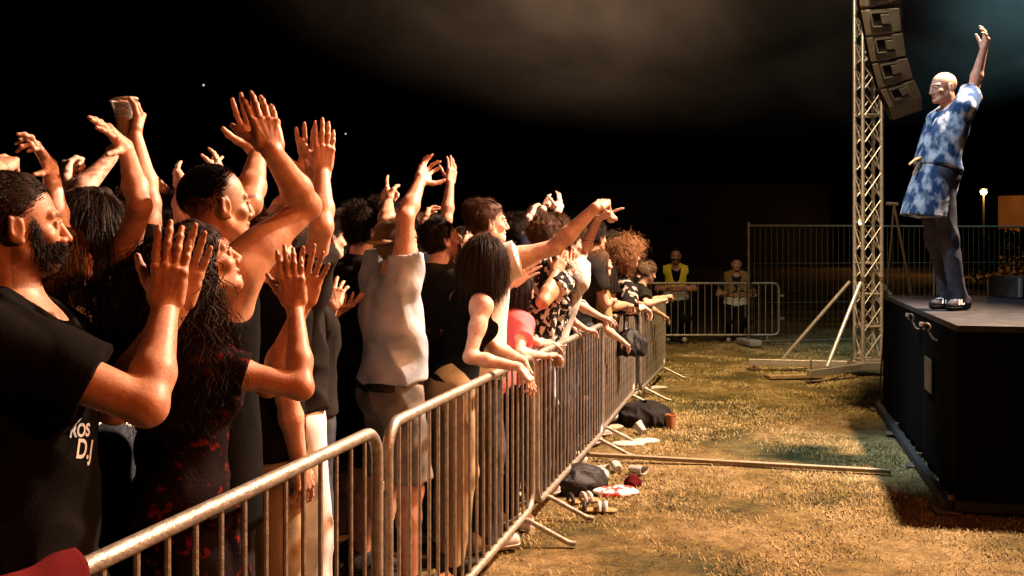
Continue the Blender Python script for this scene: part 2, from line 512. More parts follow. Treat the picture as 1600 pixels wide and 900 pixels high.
# finger curls (three joints each, degrees) for index..little ; thumb (out, curl)
HP = {
 'flat':   ([(4, 6, 4), (2, 6, 4), (4, 7, 4), (6, 8, 5)], 3, (42, 12)),
 'clap':   ([(10, 10, 6), (6, 10, 6), (8, 12, 6), (12, 12, 8)], 2.4, (36, 10)),
 'spread': ([(8, 12, 8), (4, 12, 8), (10, 16, 10), (16, 18, 12)], 7, (60, 12)),
 'relax':  ([(18, 24, 14), (22, 28, 16), (26, 32, 18), (30, 34, 20)], 4, (38, 22)),
 'claw':   ([(-6, 46, 34), (12, 60, 40), (-2, 30, 20), (20, 48, 30)], 11, (58, 25)),
 'point':  ([(2, 6, 4), (72, 82, 40), (80, 86, 42), (84, 86, 42)], 2, (30, 45)),
 'horn':   ([(4, 8, 6), (70, 80, 40), (74, 82, 40), (30, 30, 20)], 3, (34, 40)),
 'fist':   ([(72, 86, 46), (76, 88, 48), (80, 88, 48), (84, 88, 48)], 1, (28, 55)),
 'grip':   ([(34, 40, 26), (38, 42, 28), (42, 44, 28), (46, 46, 30)], 3, (52, 30)),
 'hold':   ([(30, 38, 26), (34, 40, 26), (38, 42, 28), (44, 44, 30)], 4, (58, 30)),
}
MARKS = []      # (centre, radius, tint, amount): nails, knuckles, creases
def hand_prims(W, fdir, n, right, s, pose, tag='hand'):
    f = nrm(fdir); n = nrm(np.asarray(n) - f * (np.asarray(n) @ f))
    t = np.cross(f, n) * (1 if right else -1)
    R = np.stack([f, t, n], 1)
    P = lambda a, b, c: W + s * (f * a + t * b + n * c)
    curls, spread, thumb = HP[pose]
    out = [rbox(P(.052, 0, .001), (.034 * s, .026 * s, .0045 * s), R, .0115 * s, .012, tag),
           rc(P(.0, 0, 0), P(.03, 0, 0), .024 * s, .024 * s, .016, tag, flat=(n, .62)),
           rc(P(.022, .026, .008), P(.058, .033, .010), .0155 * s, .0125 * s, .010, tag),
           rc(P(.02, -.025, .006), P(.06, -.030, .004), .0135 * s, .011 * s, .010, tag)]
    bases = [(.094, .0315), (.098, .0105), (.094, -.0105), (.086, -.030)]
    lens = [(.043, .026, .021), (.047, .030, .022), (.043, .028, .022), (.034, .021, .019)]
    rad = [(.0096, .0086, .0078, .0064), (.0098, .0088, .008, .0066), (.0093, .0084, .0076, .0062), (.0083, .0074, .0067, .0056)]
    for i in range(4):
        b = P(bases[i][0] - .008, bases[i][1], -.001)
        sa = math.radians(spread * (1.5 - i))
        fd = f * math.cos(sa) + t * math.sin(sa)
        a = 0
        for j in range(3):
            a += math.radians(curls[i][j])
            d = fd * math.cos(a) + n * math.sin(a)
            L = (lens[i][j] + (.008 if j == 0 else 0)) * s
            e = b + d * L
            out.append(rc(b, e, rad[i][j] * s, rad[i][j + 1] * s, .005 if j else .008, tag))
            bk = n * math.cos(a) - fd * math.sin(a)          # towards the palm side of this phalanx
            if j == 0:      # knuckle and tendon on the back of the hand
                kb = b + fd * .006 * s - n * .0065 * s
                out.append(rc(kb - t * .002 * s, kb + t * .002 * s, .0078 * s, .0078 * s, .006, tag))
                out.append(rc(P(.03, bases[i][1] * .45, -.0125), kb - n * .001 * s, .0022 * s, .0034 * s, .006, tag))
                MARKS.append((kb - n * .006 * s, .010 * s, (.93, .66, .60), .55))
            else:
                out.append(rc(b - bk * .0035 * s, b - bk * .0035 * s + d * .001, (rad[i][j] - .0012) * s, (rad[i][j] - .0012) * s, .004, tag))
                MARKS.append((b - bk * .008 * s, .0065 * s, (.86, .58, .52), .55)); MARKS.append((b + bk * .008 * s, .0042 * s, (.70, .45, .40), .5))
            if j == 2: MARKS.append((e - d * .003 * s - bk * .0085 * s, .0068 * s, (1.25, 1.08, 1.02), .8))
            b = e
    ta, tcurl = math.radians(thumb[0]), thumb[1]
    b = P(.024, .024, .008)
    a = 0
    td = nrm(f * math.cos(ta) + t * math.sin(ta) + n * .28)
    for j, (L, r0, r1) in enumerate(((.044, .0150, .0118), (.034, .0112, .0100), (.028, .0098, .0076))):
        a = math.radians(tcurl) * j
        d = nrm(td * math.cos(a) + nrm(f * .55 + n * .7 - t * .25) * math.sin(a))
        e = b + d * L * s
        out.append(rc(b, e, r0 * s, r1 * s, .007, tag)); b = e
    return out

def head_prims(c, R, s, sex, mouth=0.0, detail=True):
    P = lambda a, b, cc: c + s * (R[:, 0] * a + R[:, 1] * b + R[:, 2] * cc)
    E = lambda x, r, k, op='u', tg='head': ell(P(*x), [q * s for q in r], R, k, tg, op)
    m = sex == 'm'
    jw = 1.0 if m else .88
    o = [E((0, -.012, .030), (.0755, .0955, .085), .02),
         E((0, .028, -.030), (.060 * (jw * .5 + .5), .064, .080), .03),
         E((0, .066, -.094), (.026 * jw, .022, .020), .022)]
    for q in (-1, 1):
        o.append(rc(P(q * .052 * jw, .004, -.058), P(q * .02 * jw, .066, -.094), .0185 * s, .016 * s, .022, 'head'))
        o.append(E((q * .044, .058, -.026), (.022, .020, .017), .018))
        o.append(rc(P(q * .014, .0845, .020), P(q * .047, .068, .021), (.0105 if m else .0085) * s, .009 * s, .012, 'head'))
    if detail:
        for q in (-1, 1):
            o.append(E((q * .032, .096, .0005), (.017, .020, .0115), .012, 's'))
    nl = 1.0 if m else .9
    o += [rc(P(0, .087, .012), P(0, .087 + .024 * nl, -.033), .0078 * s, .0108 * s, .009, 'head')]
    for q in (-1, 1):
        o.append(E((q * .0125, .0965, -.0375), (.0085, .011, .0085), .006))
        # ear
        ea = ell(P(q * .0775, -.010, -.010), (.0085 * s, .0190 * s, .0315 * s), R, .006, 'head'); o.append(ea)
        o.append(rc(P(q * .083, -.022, .014), P(q * .083, -.020, -.016), .006 * s, .006 * s, .006, 'head'))
        o.append(E((q * .0775, .000, -.036), (.006, .008, .008), .005))
        if detail: o.append(E((q * .088, -.008, -.006), (.006, .009, .017), .006, 's'))
    if mouth > 0:
        o.append(E((0, .090, -.070), (.022, .016, .009 * mouth), .010, 's'))
        o += [rc(P(-.019, .086, -.062 + .003 * mouth), P(.019, .086, -.062 + .003 * mouth), .006 * s, .006 * s, .008, 'head'),
              rc(P(-.017, .084, -.076 - .005 * mouth), P(.017, .084, -.076 - .005 * mouth), .0065 * s, .0065 * s, .008, 'head')]
    else:
        o += [rc(P(-.018, .0865, -.0625), P(0, .0955, -.0605), .0052 * s, .0060 * s, .008, 'head'),
              rc(P(.018, .0865, -.0625), P(0, .0955, -.0605), .0052 * s, .0060 * s, .008, 'head'),
              rc(P(-.014, .0870, -.0725), P(.014, .0870, -.0725), .0066 * s, .0066 * s, .008, 'head')]
        if detail: o.append(rc(P(-.021, .0935, -.0672), P(.021, .0935, -.0672), .0022 * s, .0022 * s, .004, 'head', 's'))
    if detail:
        for q in (-1, 1):
            o.append(E((q * .0315, .0705, -.001), (.0150, .0140, .0130), .004))
            o.append(rc(P(q * .0185, .0845, .0035), P(q * .031, .0885, .0068), .0042 * s, .0050 * s, .004, 'head'))
            o.append(rc(P(q * .031, .0885, .0068), P(q * .0455, .0790, .0025), .0050 * s, .0042 * s, .004, 'head'))
            o.append(rc(P(q * .0185, .0830, -.0060), P(q * .0455, .0780, -.0060), .0046 * s, .0046 * s, .005, 'head'))
    return o
# ------------------------------------------------------------------ hair as strands
def strands_mesh(roots, dirs, outs, L, steps, width, grav=.25, curl=0.0, curlf=60.0, noise=.15, push=(), target=None, tpull=.2, g=None, taper=.75, center=None, clump=.12, fclamp=None):
    n = len(roots)
    g = g or RNG
    p = roots.copy(); v = dirs.copy()
    Ls = L * g.uniform(.72, 1.08, n)
    dt = (Ls / steps)[:, None]
    tg = np.array([0, 0, -1.0]) if target is None else target
    path = [p.copy()]
    wob = g.normal(size=(n, 3)) * noise + clump * np.sin(roots * 75 + 2 * np.sin(roots[:, [1, 2, 0]] * 48))
    for k in range(steps):
        v = v + tg * tpull * (0.4 + k / steps) + np.array([0, 0, -1]) * grav * (k / steps) + wob * .5 + g.normal(size=(n, 3)) * noise * .35
        v /= np.linalg.norm(v, axis=1)[:, None]
        p = p + v * dt
        if fclamp is not None:
            fc, fR, fs = fclamp
            q = (p - fc) @ fR / fs
            ym = np.interp(q[:, 2], [-.34, -.26, -.12, .0, .045, .078], [.30, .03, -.012, .006, .035, .13])
            ex = np.minimum(q[:, 1] - ym, .10); mk = (ex > 0) & (np.abs(q[:, 0]) < .16)
            p[mk] -= (ex[mk] * .75 * fs)[:, None] * fR[:, 1]
        for c, R, r in push:
            q = (p - c) @ R / r
            k0 = np.linalg.norm(q, axis=1)
            ins = k0 < 1
            if ins.any():
                q[ins] /= k0[ins][:, None]
                p[ins] = (q[ins] * r) @ R.T + c
        path.append(p.copy())
    path = np.stack(path, 1)                      # n, steps+1, 3
    T = np.gradient(path, axis=1); T /= np.linalg.norm(T, axis=2)[..., None] + 1e-9
    cen = roots.mean(0) if center is None else center
    O = path - cen; O /= np.linalg.norm(O, axis=2)[..., None] + 1e-9
    W = np.cross(T, O); W /= np.linalg.norm(W, axis=2)[..., None] + 1e-9
    if curl > 0:
        N2 = np.cross(W, T)
        s_ = np.linspace(0, 1, steps + 1)[None, :] * Ls[:, None]
        ph = (g.normal(0, .7, n) + 5 * np.sin(roots[:, 0] * 34 + 2 * np.sin(roots[:, 2] * 30)) + 4 * np.sin(roots[:, 1] * 41 + roots[:, 2] * 25))[:, None] + s_ * curlf * (1 + .22 * np.sin(roots[:, 0] * 50 + roots[:, 1] * 37) + g.normal(0, .03, n))[:, None]
        amp = curl * np.minimum(1, np.linspace(0, 1, steps + 1) * 3)[None, :]
        path = path + (amp * np.cos(ph))[..., None] * W + (amp * np.sin(ph))[..., None] * N2
        T = np.gradient(path, axis=1); T /= np.linalg.norm(T, axis=2)[..., None] + 1e-9
        W = np.cross(T, O); W /= np.linalg.norm(W, axis=2)[..., None] + 1e-9
    tw = g.normal(0, .5, n)[:, None, None]
    W = W * np.cos(tw) + O * np.sin(tw)
    wd = width * g.uniform(.6, 1.3, n)[:, None] * (1 - taper * np.linspace(0, 1, steps + 1)[None, :] ** 2)
    A = path - W * wd[..., None] * .5; B = path + W * wd[..., None] * .5
    V = np.stack([A, B], 2).reshape(-1, 3)
    m = 2 * (steps + 1)
    base = (np.arange(n) * m)[:, None] + (2 * np.arange(steps))[None, :]
    Q = np.stack([base, base + 1, base + 3, base + 2], 2).reshape(-1, 4)
    return V, Q

def hairline(y):
    return np.interp(y, [-.12, -.05, -.015, .012, .045, .095], [-.062, -.058, -.020, .018, .052, .070])

def scalp_roots(hd, n, g, line_off=0.0, infl=1.0, soft=.004):
    c, R, s = hd
    cc = c + s * (R @ np.array([0, -.012, .030])); r = np.array([.0755, .0955, .085]) * s * infl
    d = g.normal(size=(n * 4, 3)); d /= np.linalg.norm(d, axis=1)[:, None]
    loc = d * r / s + np.array([0, -.012, .030])
    ok = loc[:, 2] > hairline(loc[:, 1]) + line_off + g.normal(0, soft, len(loc))
    d = d[ok][:n]
    P = (d * r) @ R.T + cc
    nn = d / r; nn /= np.linalg.norm(nn, axis=1)[:, None]
    return P, nn @ R.T, d

def hair_cap(hd, off, line_off=0.0, nz=.003, seed=1, res=40):
    c, R, s = hd
    cc = np.array([0, -.012, .030]); r = np.array([.0755, .0955, .085]) + off
    u = np.linspace(0, 2 * math.pi, res + 1)[:-1]; v = np.linspace(0.02, math.pi - .02, res // 2 + 4)
    U, Vv = np.meshgrid(u, v)
    d = np.stack([np.sin(Vv) * np.cos(U), np.sin(Vv) * np.sin(U), np.cos(Vv)], -1)
    g = np.random.default_rng(seed)
    ph = g.uniform(0, 6, 4)
    wv = 1 + nz / .08 * (np.sin(7 * U + ph[0] + 3 * Vv) + np.sin(13 * U + ph[1] - 5 * Vv) + np.sin(9 * Vv + ph[2]))
    loc = d * r * wv[..., None] + cc
    ok = loc[..., 2] > hairline(loc[..., 1]) + line_off
    P = (c + s * (loc.reshape(-1, 3) @ R.T))
    nr, ncol = U.shape
    i, j = np.meshgrid(np.arange(nr - 1), np.arange(ncol), indexing='ij')
    j2 = (j + 1) % ncol
    Q = np.stack([i * ncol + j, (i + 1) * ncol + j, (i + 1) * ncol + j2, i * ncol + j2], -1).reshape(-1, 4)
    keep = ok.ravel()[Q].sum(1) >= 3
    return P, Q[keep]

def make_hair(o, hd, J, style, colname, q, seed):
    c, R, s = hd
    g = np.random.default_rng(seed)
    Vs, Qs, off = [], [], 0
    def add(V, Q):
        nonlocal off
        Vs.append(V); Qs.append(Q + off); off += len(V)
    dens = {3: 1.0, 2: .6, 1: .35}[q]
    wmul = {3: 1.0, 2: 1.35, 1: 2.0}[q]
    push = [(c + s * (R @ np.array([0, -.012, .030])), R, np.array([.081, .101, .091]) * s),
            (c + s * (R @ np.array([0, .02, -.03])), R, np.array([.066, .066, .086]) * s)]
    facep = [(c + s * (R @ np.array([0, .062, -.035])), R, np.array([.088, .074, .115]) * s)]
    up = np.array([0, 0, 1.])
    TR = J['R']; tp = [(J['pt'](0, -.005, .40), TR, np.array([.155, .10, .10]) * J['s']),
                       (J['pt'](0, -.0, .30), TR, np.array([.135, .11, .17]) * J['s'])]
    loc = lambda a, b, cc: R @ np.array([a, b, cc])
    k = style[0]
    if k == 'short':          # (short, length, top forward sweep)
        Ln = style[1]
        ho = style[3] if len(style) > 3 else 0
        add(*hair_cap(hd, .003 + Ln * .08, .016 + ho, .0015 + Ln * .02, seed))
        P, N, d = scalp_roots(hd, int(11000 * dens), g, ho, soft=.007)
        topness = np.clip(d[:, 2], 0, 1)[:, None]
        comb = loc(0, style[2], -.5)[None, :] * (1 - .6 * topness) + loc(0, style[2] * 1.2, .25)[None, :] * topness
        dirs = N * .34 + comb * .9 + g.normal(size=P.shape) * .14 + .22 * np.sin(P * 55 + seed)[:, [1, 2, 0]]
        dirs /= np.linalg.norm(dirs, axis=1)[:, None]
        LL = Ln * (.55 + .6 * topness[:, 0])
        for lo_, hi_ in ((-.9, .15), (.15, .6), (.6, 1.01)):
            mk = (topness[:, 0] >= max(lo_, 0)) & (topness[:, 0] < hi_) if lo_ > 0 else (topness[:, 0] < hi_)
            if mk.sum() == 0: continue
            add(*strands_mesh(P[mk], dirs[mk], N[mk], Ln * (.5 + .65 * max(0, (lo_ + hi_) / 2)), 6, .0016 * wmul, grav=.15, noise=.08, push=push[:1], g=g, center=c, tpull=.03))
    elif k == 'quiff':
        add(*hair_cap(hd, .004, .05, .002, seed))
        P, N, d = scalp_roots(hd, int(9000 * dens), g)
        top = d[:, 2] > .35
        for mk, Ln, cb in ((~top, .012, loc(0, -.5, -.6)), (top, .058, loc(0, -.35, .55))):
            dirs = N[mk] * .22 + cb * .8 + g.normal(size=P[mk].shape) * .16 + .3 * np.sin(P[mk] * 60)[:, [1, 2, 0]]
            dirs /= np.linalg.norm(dirs, axis=1)[:, None]
            add(*strands_mesh(P[mk], dirs, N[mk], Ln, 7, .0017 * wmul, grav=.05, noise=.06, push=push[:1], g=g, center=c, target=loc(0, -1, -.1), tpull=.22))
    elif k == 'buzz':         # dense crop on the crown, faded sides
        add(*hair_cap(hd, .002, .080, .0008, seed))
        P, N, d = scalp_roots(hd, int(9000 * dens), g, .056, soft=.010)
        dirs = N + loc(0, .6, .1) * .6; dirs /= np.linalg.norm(dirs, axis=1)[:, None]
        add(*strands_mesh(P, dirs, N, .011, 3, .0022 * wmul, noise=.2, grav=0, g=g, center=c, tpull=0))
    elif k in ('long', 'wavy', 'curly'):
        Ln = style[1]
        off0 = {'long': .007, 'wavy': .010, 'curly': .020}[k]
        add(*hair_cap(hd, off0, .004, .003, seed))
        curl = {'long': .0015, 'wavy': .011, 'curly': .011}[k]
        nn = int({'long': 9000, 'wavy': 8000, 'curly': 4200}[k] * dens)
        P, N, d = scalp_roots(hd, nn, g)
        P = P + N * off0 * .4
        side = np.sign(d[:, 0] + g.normal(0, .05, len(d)))[:, None]
        flow = (R[:, 0][None, :] * side * .38 - R[:, 1][None, :] * (.75 if len(style) < 3 else style[2])) * np.clip(d[:, 2:3], .1, 1) - up[None, :] * .35
        dirs = N * (.16 if k != 'curly' else .9) + flow + g.normal(size=P.shape) * (.12 if k != 'curly' else .5)
        dirs /= np.linalg.norm(dirs, axis=1)[:, None]
        st = {'long': 14, 'wavy': 18, 'curly': 22}[k]
        pull = {'long': .32, 'wavy': .22, 'curly': .13}[k]
        add(*strands_mesh(P, dirs, N, Ln * (1.0 + 0 * d[0, 0]), st, {'long': .0018, 'wavy': .0023, 'curly': .0030}[k] * wmul, grav=.25, curl=curl,
                          curlf={'long': 18, 'wavy': 72, 'curly': 85}[k], noise=.05 if k != 'curly' else .1, push=push + tp, fclamp=hd, clump=.05 if k == 'long' else .18, g=g, center=c, tpull=pull, taper=.6))
    elif k == 'stubble':
        P, N, d = scalp_roots(hd, int(2500 * dens), g, .03)
        dirs = N + loc(0, -.4, -.2); dirs /= np.linalg.norm(dirs, axis=1)[:, None]
        add(*strands_mesh(P, dirs, N, style[1], 4, .0022 * wmul, noise=.2, grav=.05, g=g, center=c, tpull=.03))
        add(*hair_cap(hd, .002, .03, .0006, seed))
    V = np.concatenate(Vs); Q = np.concatenate(Qs)
    return V, Q

def make_beard(hd, q, seed, full=1.0):
    c, R, s = hd
    g = np.random.default_rng(seed)
    dens = {3: 1.0, 2: .5, 1: .25}[q]; wmul = {3: 1, 2: 1.6, 1: 2.4}[q]
    n = int(7000 * dens)
    # points on the jaw: sweep angle a around the lower face, height z
    a = g.uniform(-1.45, 1.45, n); z = g.uniform(-.112, -.045, n)
    side = np.abs(a) / 1.45
    z = z + side * .030 + np.clip(side - .72, 0, 1) / .28 * g.uniform(0, .075, n)
    rr = np.interp(z, [-.115, -.09, -.05, -.01], [.030, .060, .078, .082])
    x = np.sin(a) * rr * .82; y = .020 + np.cos(a) * rr * .98 - side * .008
    ok = ~((np.abs(a) < .42) & (z > -.077) & (z < -.056))
    x, y, z, a = x[ok], y[ok], z[ok], a[ok]
    P = c + s * (np.stack([x, y, z], 1) @ R.T)
    N = np.stack([np.sin(a), np.cos(a), -.35 + 0 * a], 1); N /= np.linalg.norm(N, axis=1)[:, None]; N = N @ R.T
    P = P - N * .006 * s
    dirs = N * .7 + (R @ np.array([0, .1, -.75]))[None, :] + g.normal(size=P.shape) * .2
    dirs /= np.linalg.norm(dirs, axis=1)[:, None]
    V, Q = strands_mesh(P, dirs, N, .036 * full, 6, .0015 * wmul, grav=.15, noise=.12, g=g, center=c, tpull=.1)
    # moustache
    m = int(700 * dens)
    x = g.uniform(-.027, .027, m); z = -.050 - np.abs(x) * .30 + g.uniform(-.003, .003, m); y = .0915 - np.abs(x) * .35
    P = c + s * (np.stack([x, y, z], 1) @ R.T)
    dd = np.stack([np.sign(x) * .7, .25 + 0 * x, -.7 + 0 * x], 1); dd /= np.linalg.norm(dd, axis=1)[:, None]
    V2, Q2 = strands_mesh(P, dd @ R.T, P, .010, 3, .0016 * wmul, noise=.15, grav=.1, g=g, center=c)
    return np.concatenate([V, V2]), np.concatenate([Q, Q2 + len(V)])

# ------------------------------------------------------------------ a person
PEOPLE = []
LOG = []
def ik2(S, W, a, b, hint):
    D = W - S; L = min(np.linalg.norm(D), (a + b) * .999); dn = nrm(D); W = S + dn * L
    x = (a * a - b * b + L * L) / (2 * L); h = math.sqrt(max(a * a - x * x, 0))
    k = nrm(np.asarray(hint, float) - dn * (np.asarray(hint, float) @ dn))
    return S + dn * x + k * h, W

def person(lab, hd, yaw, hy=None, hp=0, hroll=0, lean=(0, 0), s=None, sex='m', w=1.0, skin='a', R=None, L=None,
           hair=None, beard=0, top=('tee', 'black'), bottom=('trousers', 'darkdenim'), shoes='shoe_white', q=2, mouth=0,
           feet=(0, 0), band=None, seed=None, group='concert goers in the crowd', stance=.10, lift=0.0, kneef=0.0, yoff=0.0,
           tint=None, base_z=0.0, feet_yaw=None, hips=None, neckf=0.0, thin=1.0, gaze=None, eyes=True, apron=None):
    g = np.random.default_rng(seed or int(hd[0] * 7 + hd[1] * 3))
    seed = seed or int(hd[0] * 7 + hd[1] * 3)
    male = sex == 'm'
    Hc = px(*hd)
    ya = math.radians(yaw); f0 = np.array([math.cos(ya), math.sin(ya), 0])
    r0 = np.cross(f0, [0, 0, 1.])
    u = nrm(r0 * lean[0] + f0 * lean[1] + np.array([0, 0, 1.]))
    nu = nrm(u * .6 + np.array([0, 0, .4]))
    if s is None:
        s = float(np.clip((Hc[2] - base_z) / (.185 * nu[2] + .5 * u[2] + .95), .86, 1.14))
    hs = s ** .6
    hya = math.radians(yaw if hy is None else hy); hpa = math.radians(hp)
    hf = np.array([math.cos(hya) * math.cos(hpa), math.sin(hya) * math.cos(hpa), math.sin(hpa)])
    hr = np.array([math.sin(hya), -math.cos(hya), 0])
    hu = np.cross(hr, hf)
    if hroll:
        a = math.radians(hroll); hr, hu = hr * math.cos(a) + hu * math.sin(a), hu * math.cos(a) - hr * math.sin(a)
    HR = np.stack([hr, hf, hu], 1)
    Nb = Hc - nu * .185 * s - f0 * (.022 + neckf) * s
    P = Nb - u * .5 * s
    if hips is not None: P = P + np.asarray(hips)
    if base_z == 0 and Hc[1] < 13:
        bl = np.array([-.429 + .257 * (P[1] - 3.61), P[1], 0]); bn = np.array([.9685, -.249, 0])
        offp = (P - bl) @ bn; offh = (Hc - bl) @ bn
        need = offp + .20 + .04 * w
        if need > 0:
            P = P - bn * min(need, .32)
            if need > .10: LOG.append('%s needs %.2f (head off %.2f)' % (lab[:40], need, offh))
    u = nrm(Nb - P)
    r = nrm(np.cross(f0, u)); f = np.cross(u, r)
    TR = np.stack([r, f, u], 1)
    pt = lambda a, b, cc: P + s * (r * a + f * b + u * cc)
    lim = s * (1.0 if male else .82)
    J = {'R': TR, 'pt': pt, 's': s, 'P': P, 'N': Nb, 'u': u, 'f': f, 'r': r}
    body = []
    E = lambda c, rr, k, tg: ell(pt(*c), [x * s for x in rr], TR, k, tg)
    if male:
        body += [E((0, -.005, .04), (.155 * w, .112 * w, .13), .06, 'hip'), E((0, .005, .19), (.136 * w, .102 * w, .17), .08, 'torso'),
                 E((0, 0, .34), (.155, .115, .17), .08, 'torso'), E((0, -.012, .425), (.15, .088, .09), .06, 'torso')]
        sw, sh = .180, .445
    else:
        body += [E((0, -.008, .03), (.160 * w, .115 * w, .13), .06, 'hip'), E((0, .005, .19), (.116 * w, .088 * w, .17), .08, 'torso'),
                 E((0, 0, .34), (.130, .096, .16), .08, 'torso'), E((0, -.012, .425), (.13, .078, .085), .06, 'torso')]
        for sg in (-1, 1): body.append(E((sg * .062, .078, .325), (.058, .056, .058), .03, 'torso'))
        sw, sh = .158, .440
    for sg in (-1, 1): body.append(E((sg * .075 * (1 if male else 1.08), -.058, -.01), (.083, .085, .095), .05, 'hip'))
    # neck and head
    nr = .062 if male else .047
    body.append(rc(pt(0, -.022, .47), Hc + hs * (-.035 * hu * 1.6 - .018 * hf), nr * s * 1.02, nr * s * .93, .035, 'neck'))
    body += head_prims(Hc, HR, hs, sex, mouth, q >= 2)
    boxes = []
    hb = .145 * hs
    fv = {3: .0026, 2: .0042, 1: .0065}[q]
    if q >= 2: boxes.append((Hc - hb, Hc + hb, fv))
    ends = {}
    for side, A in ((1, R), (-1, L)):
        if A is None: A = 'down'
        S = pt(side * sw, -.015, sh)
        ua, fa = .285 * s, .255 * s
        pn, pose = None, 'relax'
        if isinstance(A, str):
            loc = {'down': ((.10, -.10, -1), (.02, .22, -1)), 'front': ((.25, .25, -.95), (-.35, 1, .05)),
                   'up': ((.35, .35, .85), (-.15, .25, 1)), 'rail': ((.15, .45, -.85), (-.05, .95, -.2)), 'clap': ((.25, .55, -.75), (-.45, .6, .75)), 'fold': ((.35, .25, -.9), (-1., .35, .1))}[A]
            d1 = nrm(r * loc[0][0] * side + f * loc[0][1] + u * loc[0][2]); d2 = nrm(r * loc[1][0] * side + f * loc[1][1] + u * loc[1][2])
            upc = max(0, d1[2]); S = S + u * .07 * s * upc - r * side * .025 * s * upc
            El = S + d1 * ua; Wr = El + d2 * fa; fd = nrm(d2 + .1 * d1)
            pn = {'down': -r * side, 'front': -u, 'up': -r * side, 'rail': -u, 'clap': -r * side, 'fold': -f}[A]
            pose = {'up': 'clap', 'clap': 'clap'}.get(A, 'relax')
        elif A[0] == 'pair':      # this hand meets the other one: ('pair', offset along palm, along fingers, along thumb, elbow hint, pose)
            o_S, o_E, o_W, _, _, o_fd, _, _ = ends[-side]; o_n = o_pn - o_fd * (o_pn @ o_fd); o_n = nrm(o_n); o_t = np.cross(o_fd, o_n) * (1 if side < 0 else -1)
            tgt = o_W + o_n * A[1] + o_fd * A[2] + o_t * A[3]
            for _ in range(2):
                El, Wr = ik2(S, tgt, ua, fa, A[4]); upc = max(0.0, float(nrm(El - S) @ u))
                if _ == 0: S = S + u * .07 * s * upc - r * side * .025 * s * upc
            fd = nrm(o_fd + o_t * A[6] if len(A) > 6 else o_fd); pn = -o_n; pose = A[5]
            st = np.linalg.norm(Wr - tgt)
            if st > .03: LOG.append('%s pair off %.2f' % (lab[:30], st))
        else:
            e, wv, tv, pn, pose = A[:5]
            El, st1 = on_ray(e, S, ua, e[2])
            upc = max(0.0, float(nrm(El - S) @ u))
            S = S + u * .07 * s * upc - r * side * .025 * s * upc
            El, st1 = on_ray(e, S, ua, e[2])
            Wr, st2 = on_ray(wv, El, fa, wv[2])
            Tp, st3 = on_ray(tv, Wr, .17 * s, tv[2])
            fd = nrm(Tp - Wr)
            pn = vec(pn)
            if max(st1, st2) > 1.03: LOG.append('%s side %d stretch %.2f %.2f %.2f' % (lab[:30], side, st1, st2, st3))
        o_pn = np.asarray(pn, float)
        d1 = nrm(El - S); d2 = nrm(Wr - El)
        cl = pt(side * .05, -.015, sh + .01)
        tg = 'uaR' if side > 0 else 'uaL'; tf = 'faR' if side > 0 else 'faL'
        lw = lim * (w * .5 + .5)
        body += [rc(cl, S, .058 * lim, .054 * lim, .05, 'shoulder'),
                 rc(pt(side * .015, -.03, .505), pt(side * .115, -.02, sh + .012), .040 * lim, .036 * lim, .05, 'shoulder'),
                 rc(S, S + d1 * ua * .45, .056 * lw, .049 * lw, .04, tg), rc(S + d1 * ua * .4, El, .048 * lw, .039 * lw, .03, tg),
                 rc(El, El + d2 * fa * .32, .0385 * lw, .0425 * lw, .02, tf), rc(El + d2 * fa * .32, Wr, .0425 * lw, .0265 * lw, .02, tf)]
        if upc > .2:   # armpit web of a raised arm
            body.append(rc(pt(side * .12, -.03, .34), S + d1 * ua * .25, .062 * lim, .040 * lim, .06, 'shoulder'))
        hp_ = hand_prims(Wr, fd, pn, side > 0, s * (1.0 if male else .90), pose)
        body += hp_
        lo, hi = bounds(hp_, .012)
        if q >= 1: boxes.append((lo, hi, {3: .0024, 2: .0034, 1: .0044}[q]))
        ends[side] = (S, El, Wr, d1, d2, fd, tg, tf)
    J['arms'] = ends
    # legs
    legs = []
    fy = f0 if feet_yaw is None else np.array([math.cos(math.radians(feet_yaw)), math.sin(math.radians(feet_yaw)), 0])
    rf = np.cross(fy, [0, 0, 1.])
    for side in (1, -1):
        hip = pt(side * .088, 0, -.01)
        ank = np.array([P[0], P[1], base_z + .085 * s]) + rf * side * stance * s + f0 * feet[1] + r0 * feet[0] + fy * .05 * side * (g.uniform(-1, 1))
        th, sn = .43 * s, .425 * s
        D = ank - hip; dist = np.linalg.norm(D)
        k = max(dist / (th + sn), 1.0) * 1.002
        th *= k; sn *= k
        if k > 1.06: LOG.append('%s leg stretch %.2f' % (lab[:30], k))
        x = (th * th - sn * sn + dist * dist) / (2 * dist)
        h = math.sqrt(max(th * th - x * x, 0))
        dn = D / dist
        kd = nrm(f0 - dn * (f0 @ dn) + r0 * side * .12)
        kn = hip + dn * x + kd * h
        toe = np.array([ank[0], ank[1], base_z + .04 * s]) + (fy + rf * side * .2) * .14 * s
        heel = np.array([ank[0], ank[1], base_z + .045 * s]) - fy * .045 * s
        sd = nrm(ank - kn)
        lg = thin * lim * (1.08 if not male else 1.0) * (w * .6 + .4)
        body += [rc(hip, kn, .084 * lg, .055 * lg, .05, 'thigh'), rc(kn, kn + sd * sn * .3 - f0 * .012, .052 * lg, .056 * lg, .03, 'shin'),
                 rc(kn + sd * sn * .3 - f0 * .012, ank, .056 * lg, .036 * lg, .03, 'shin'),
                 rc(heel, toe, .034 * s, .026 * s, .02, 'foot'), rc(ank, heel, .035 * s, .034 * s, .02, 'foot')]
        legs.append((hip, kn, ank, heel, toe, side))
    J['legs'] = legs
    cv = {3: .0062, 2: .0080, 1: .0095}[q]
    base = np.array([P[0], P[1], base_z])
    V, Q = sculpt(body, cv, boxes)
    me = mesh_np('person', V - base, Q)
    # albedo tint per vertex: lips, brows, stubble, scalp shade, knuckles
    lc = (V - Hc) @ HR / hs
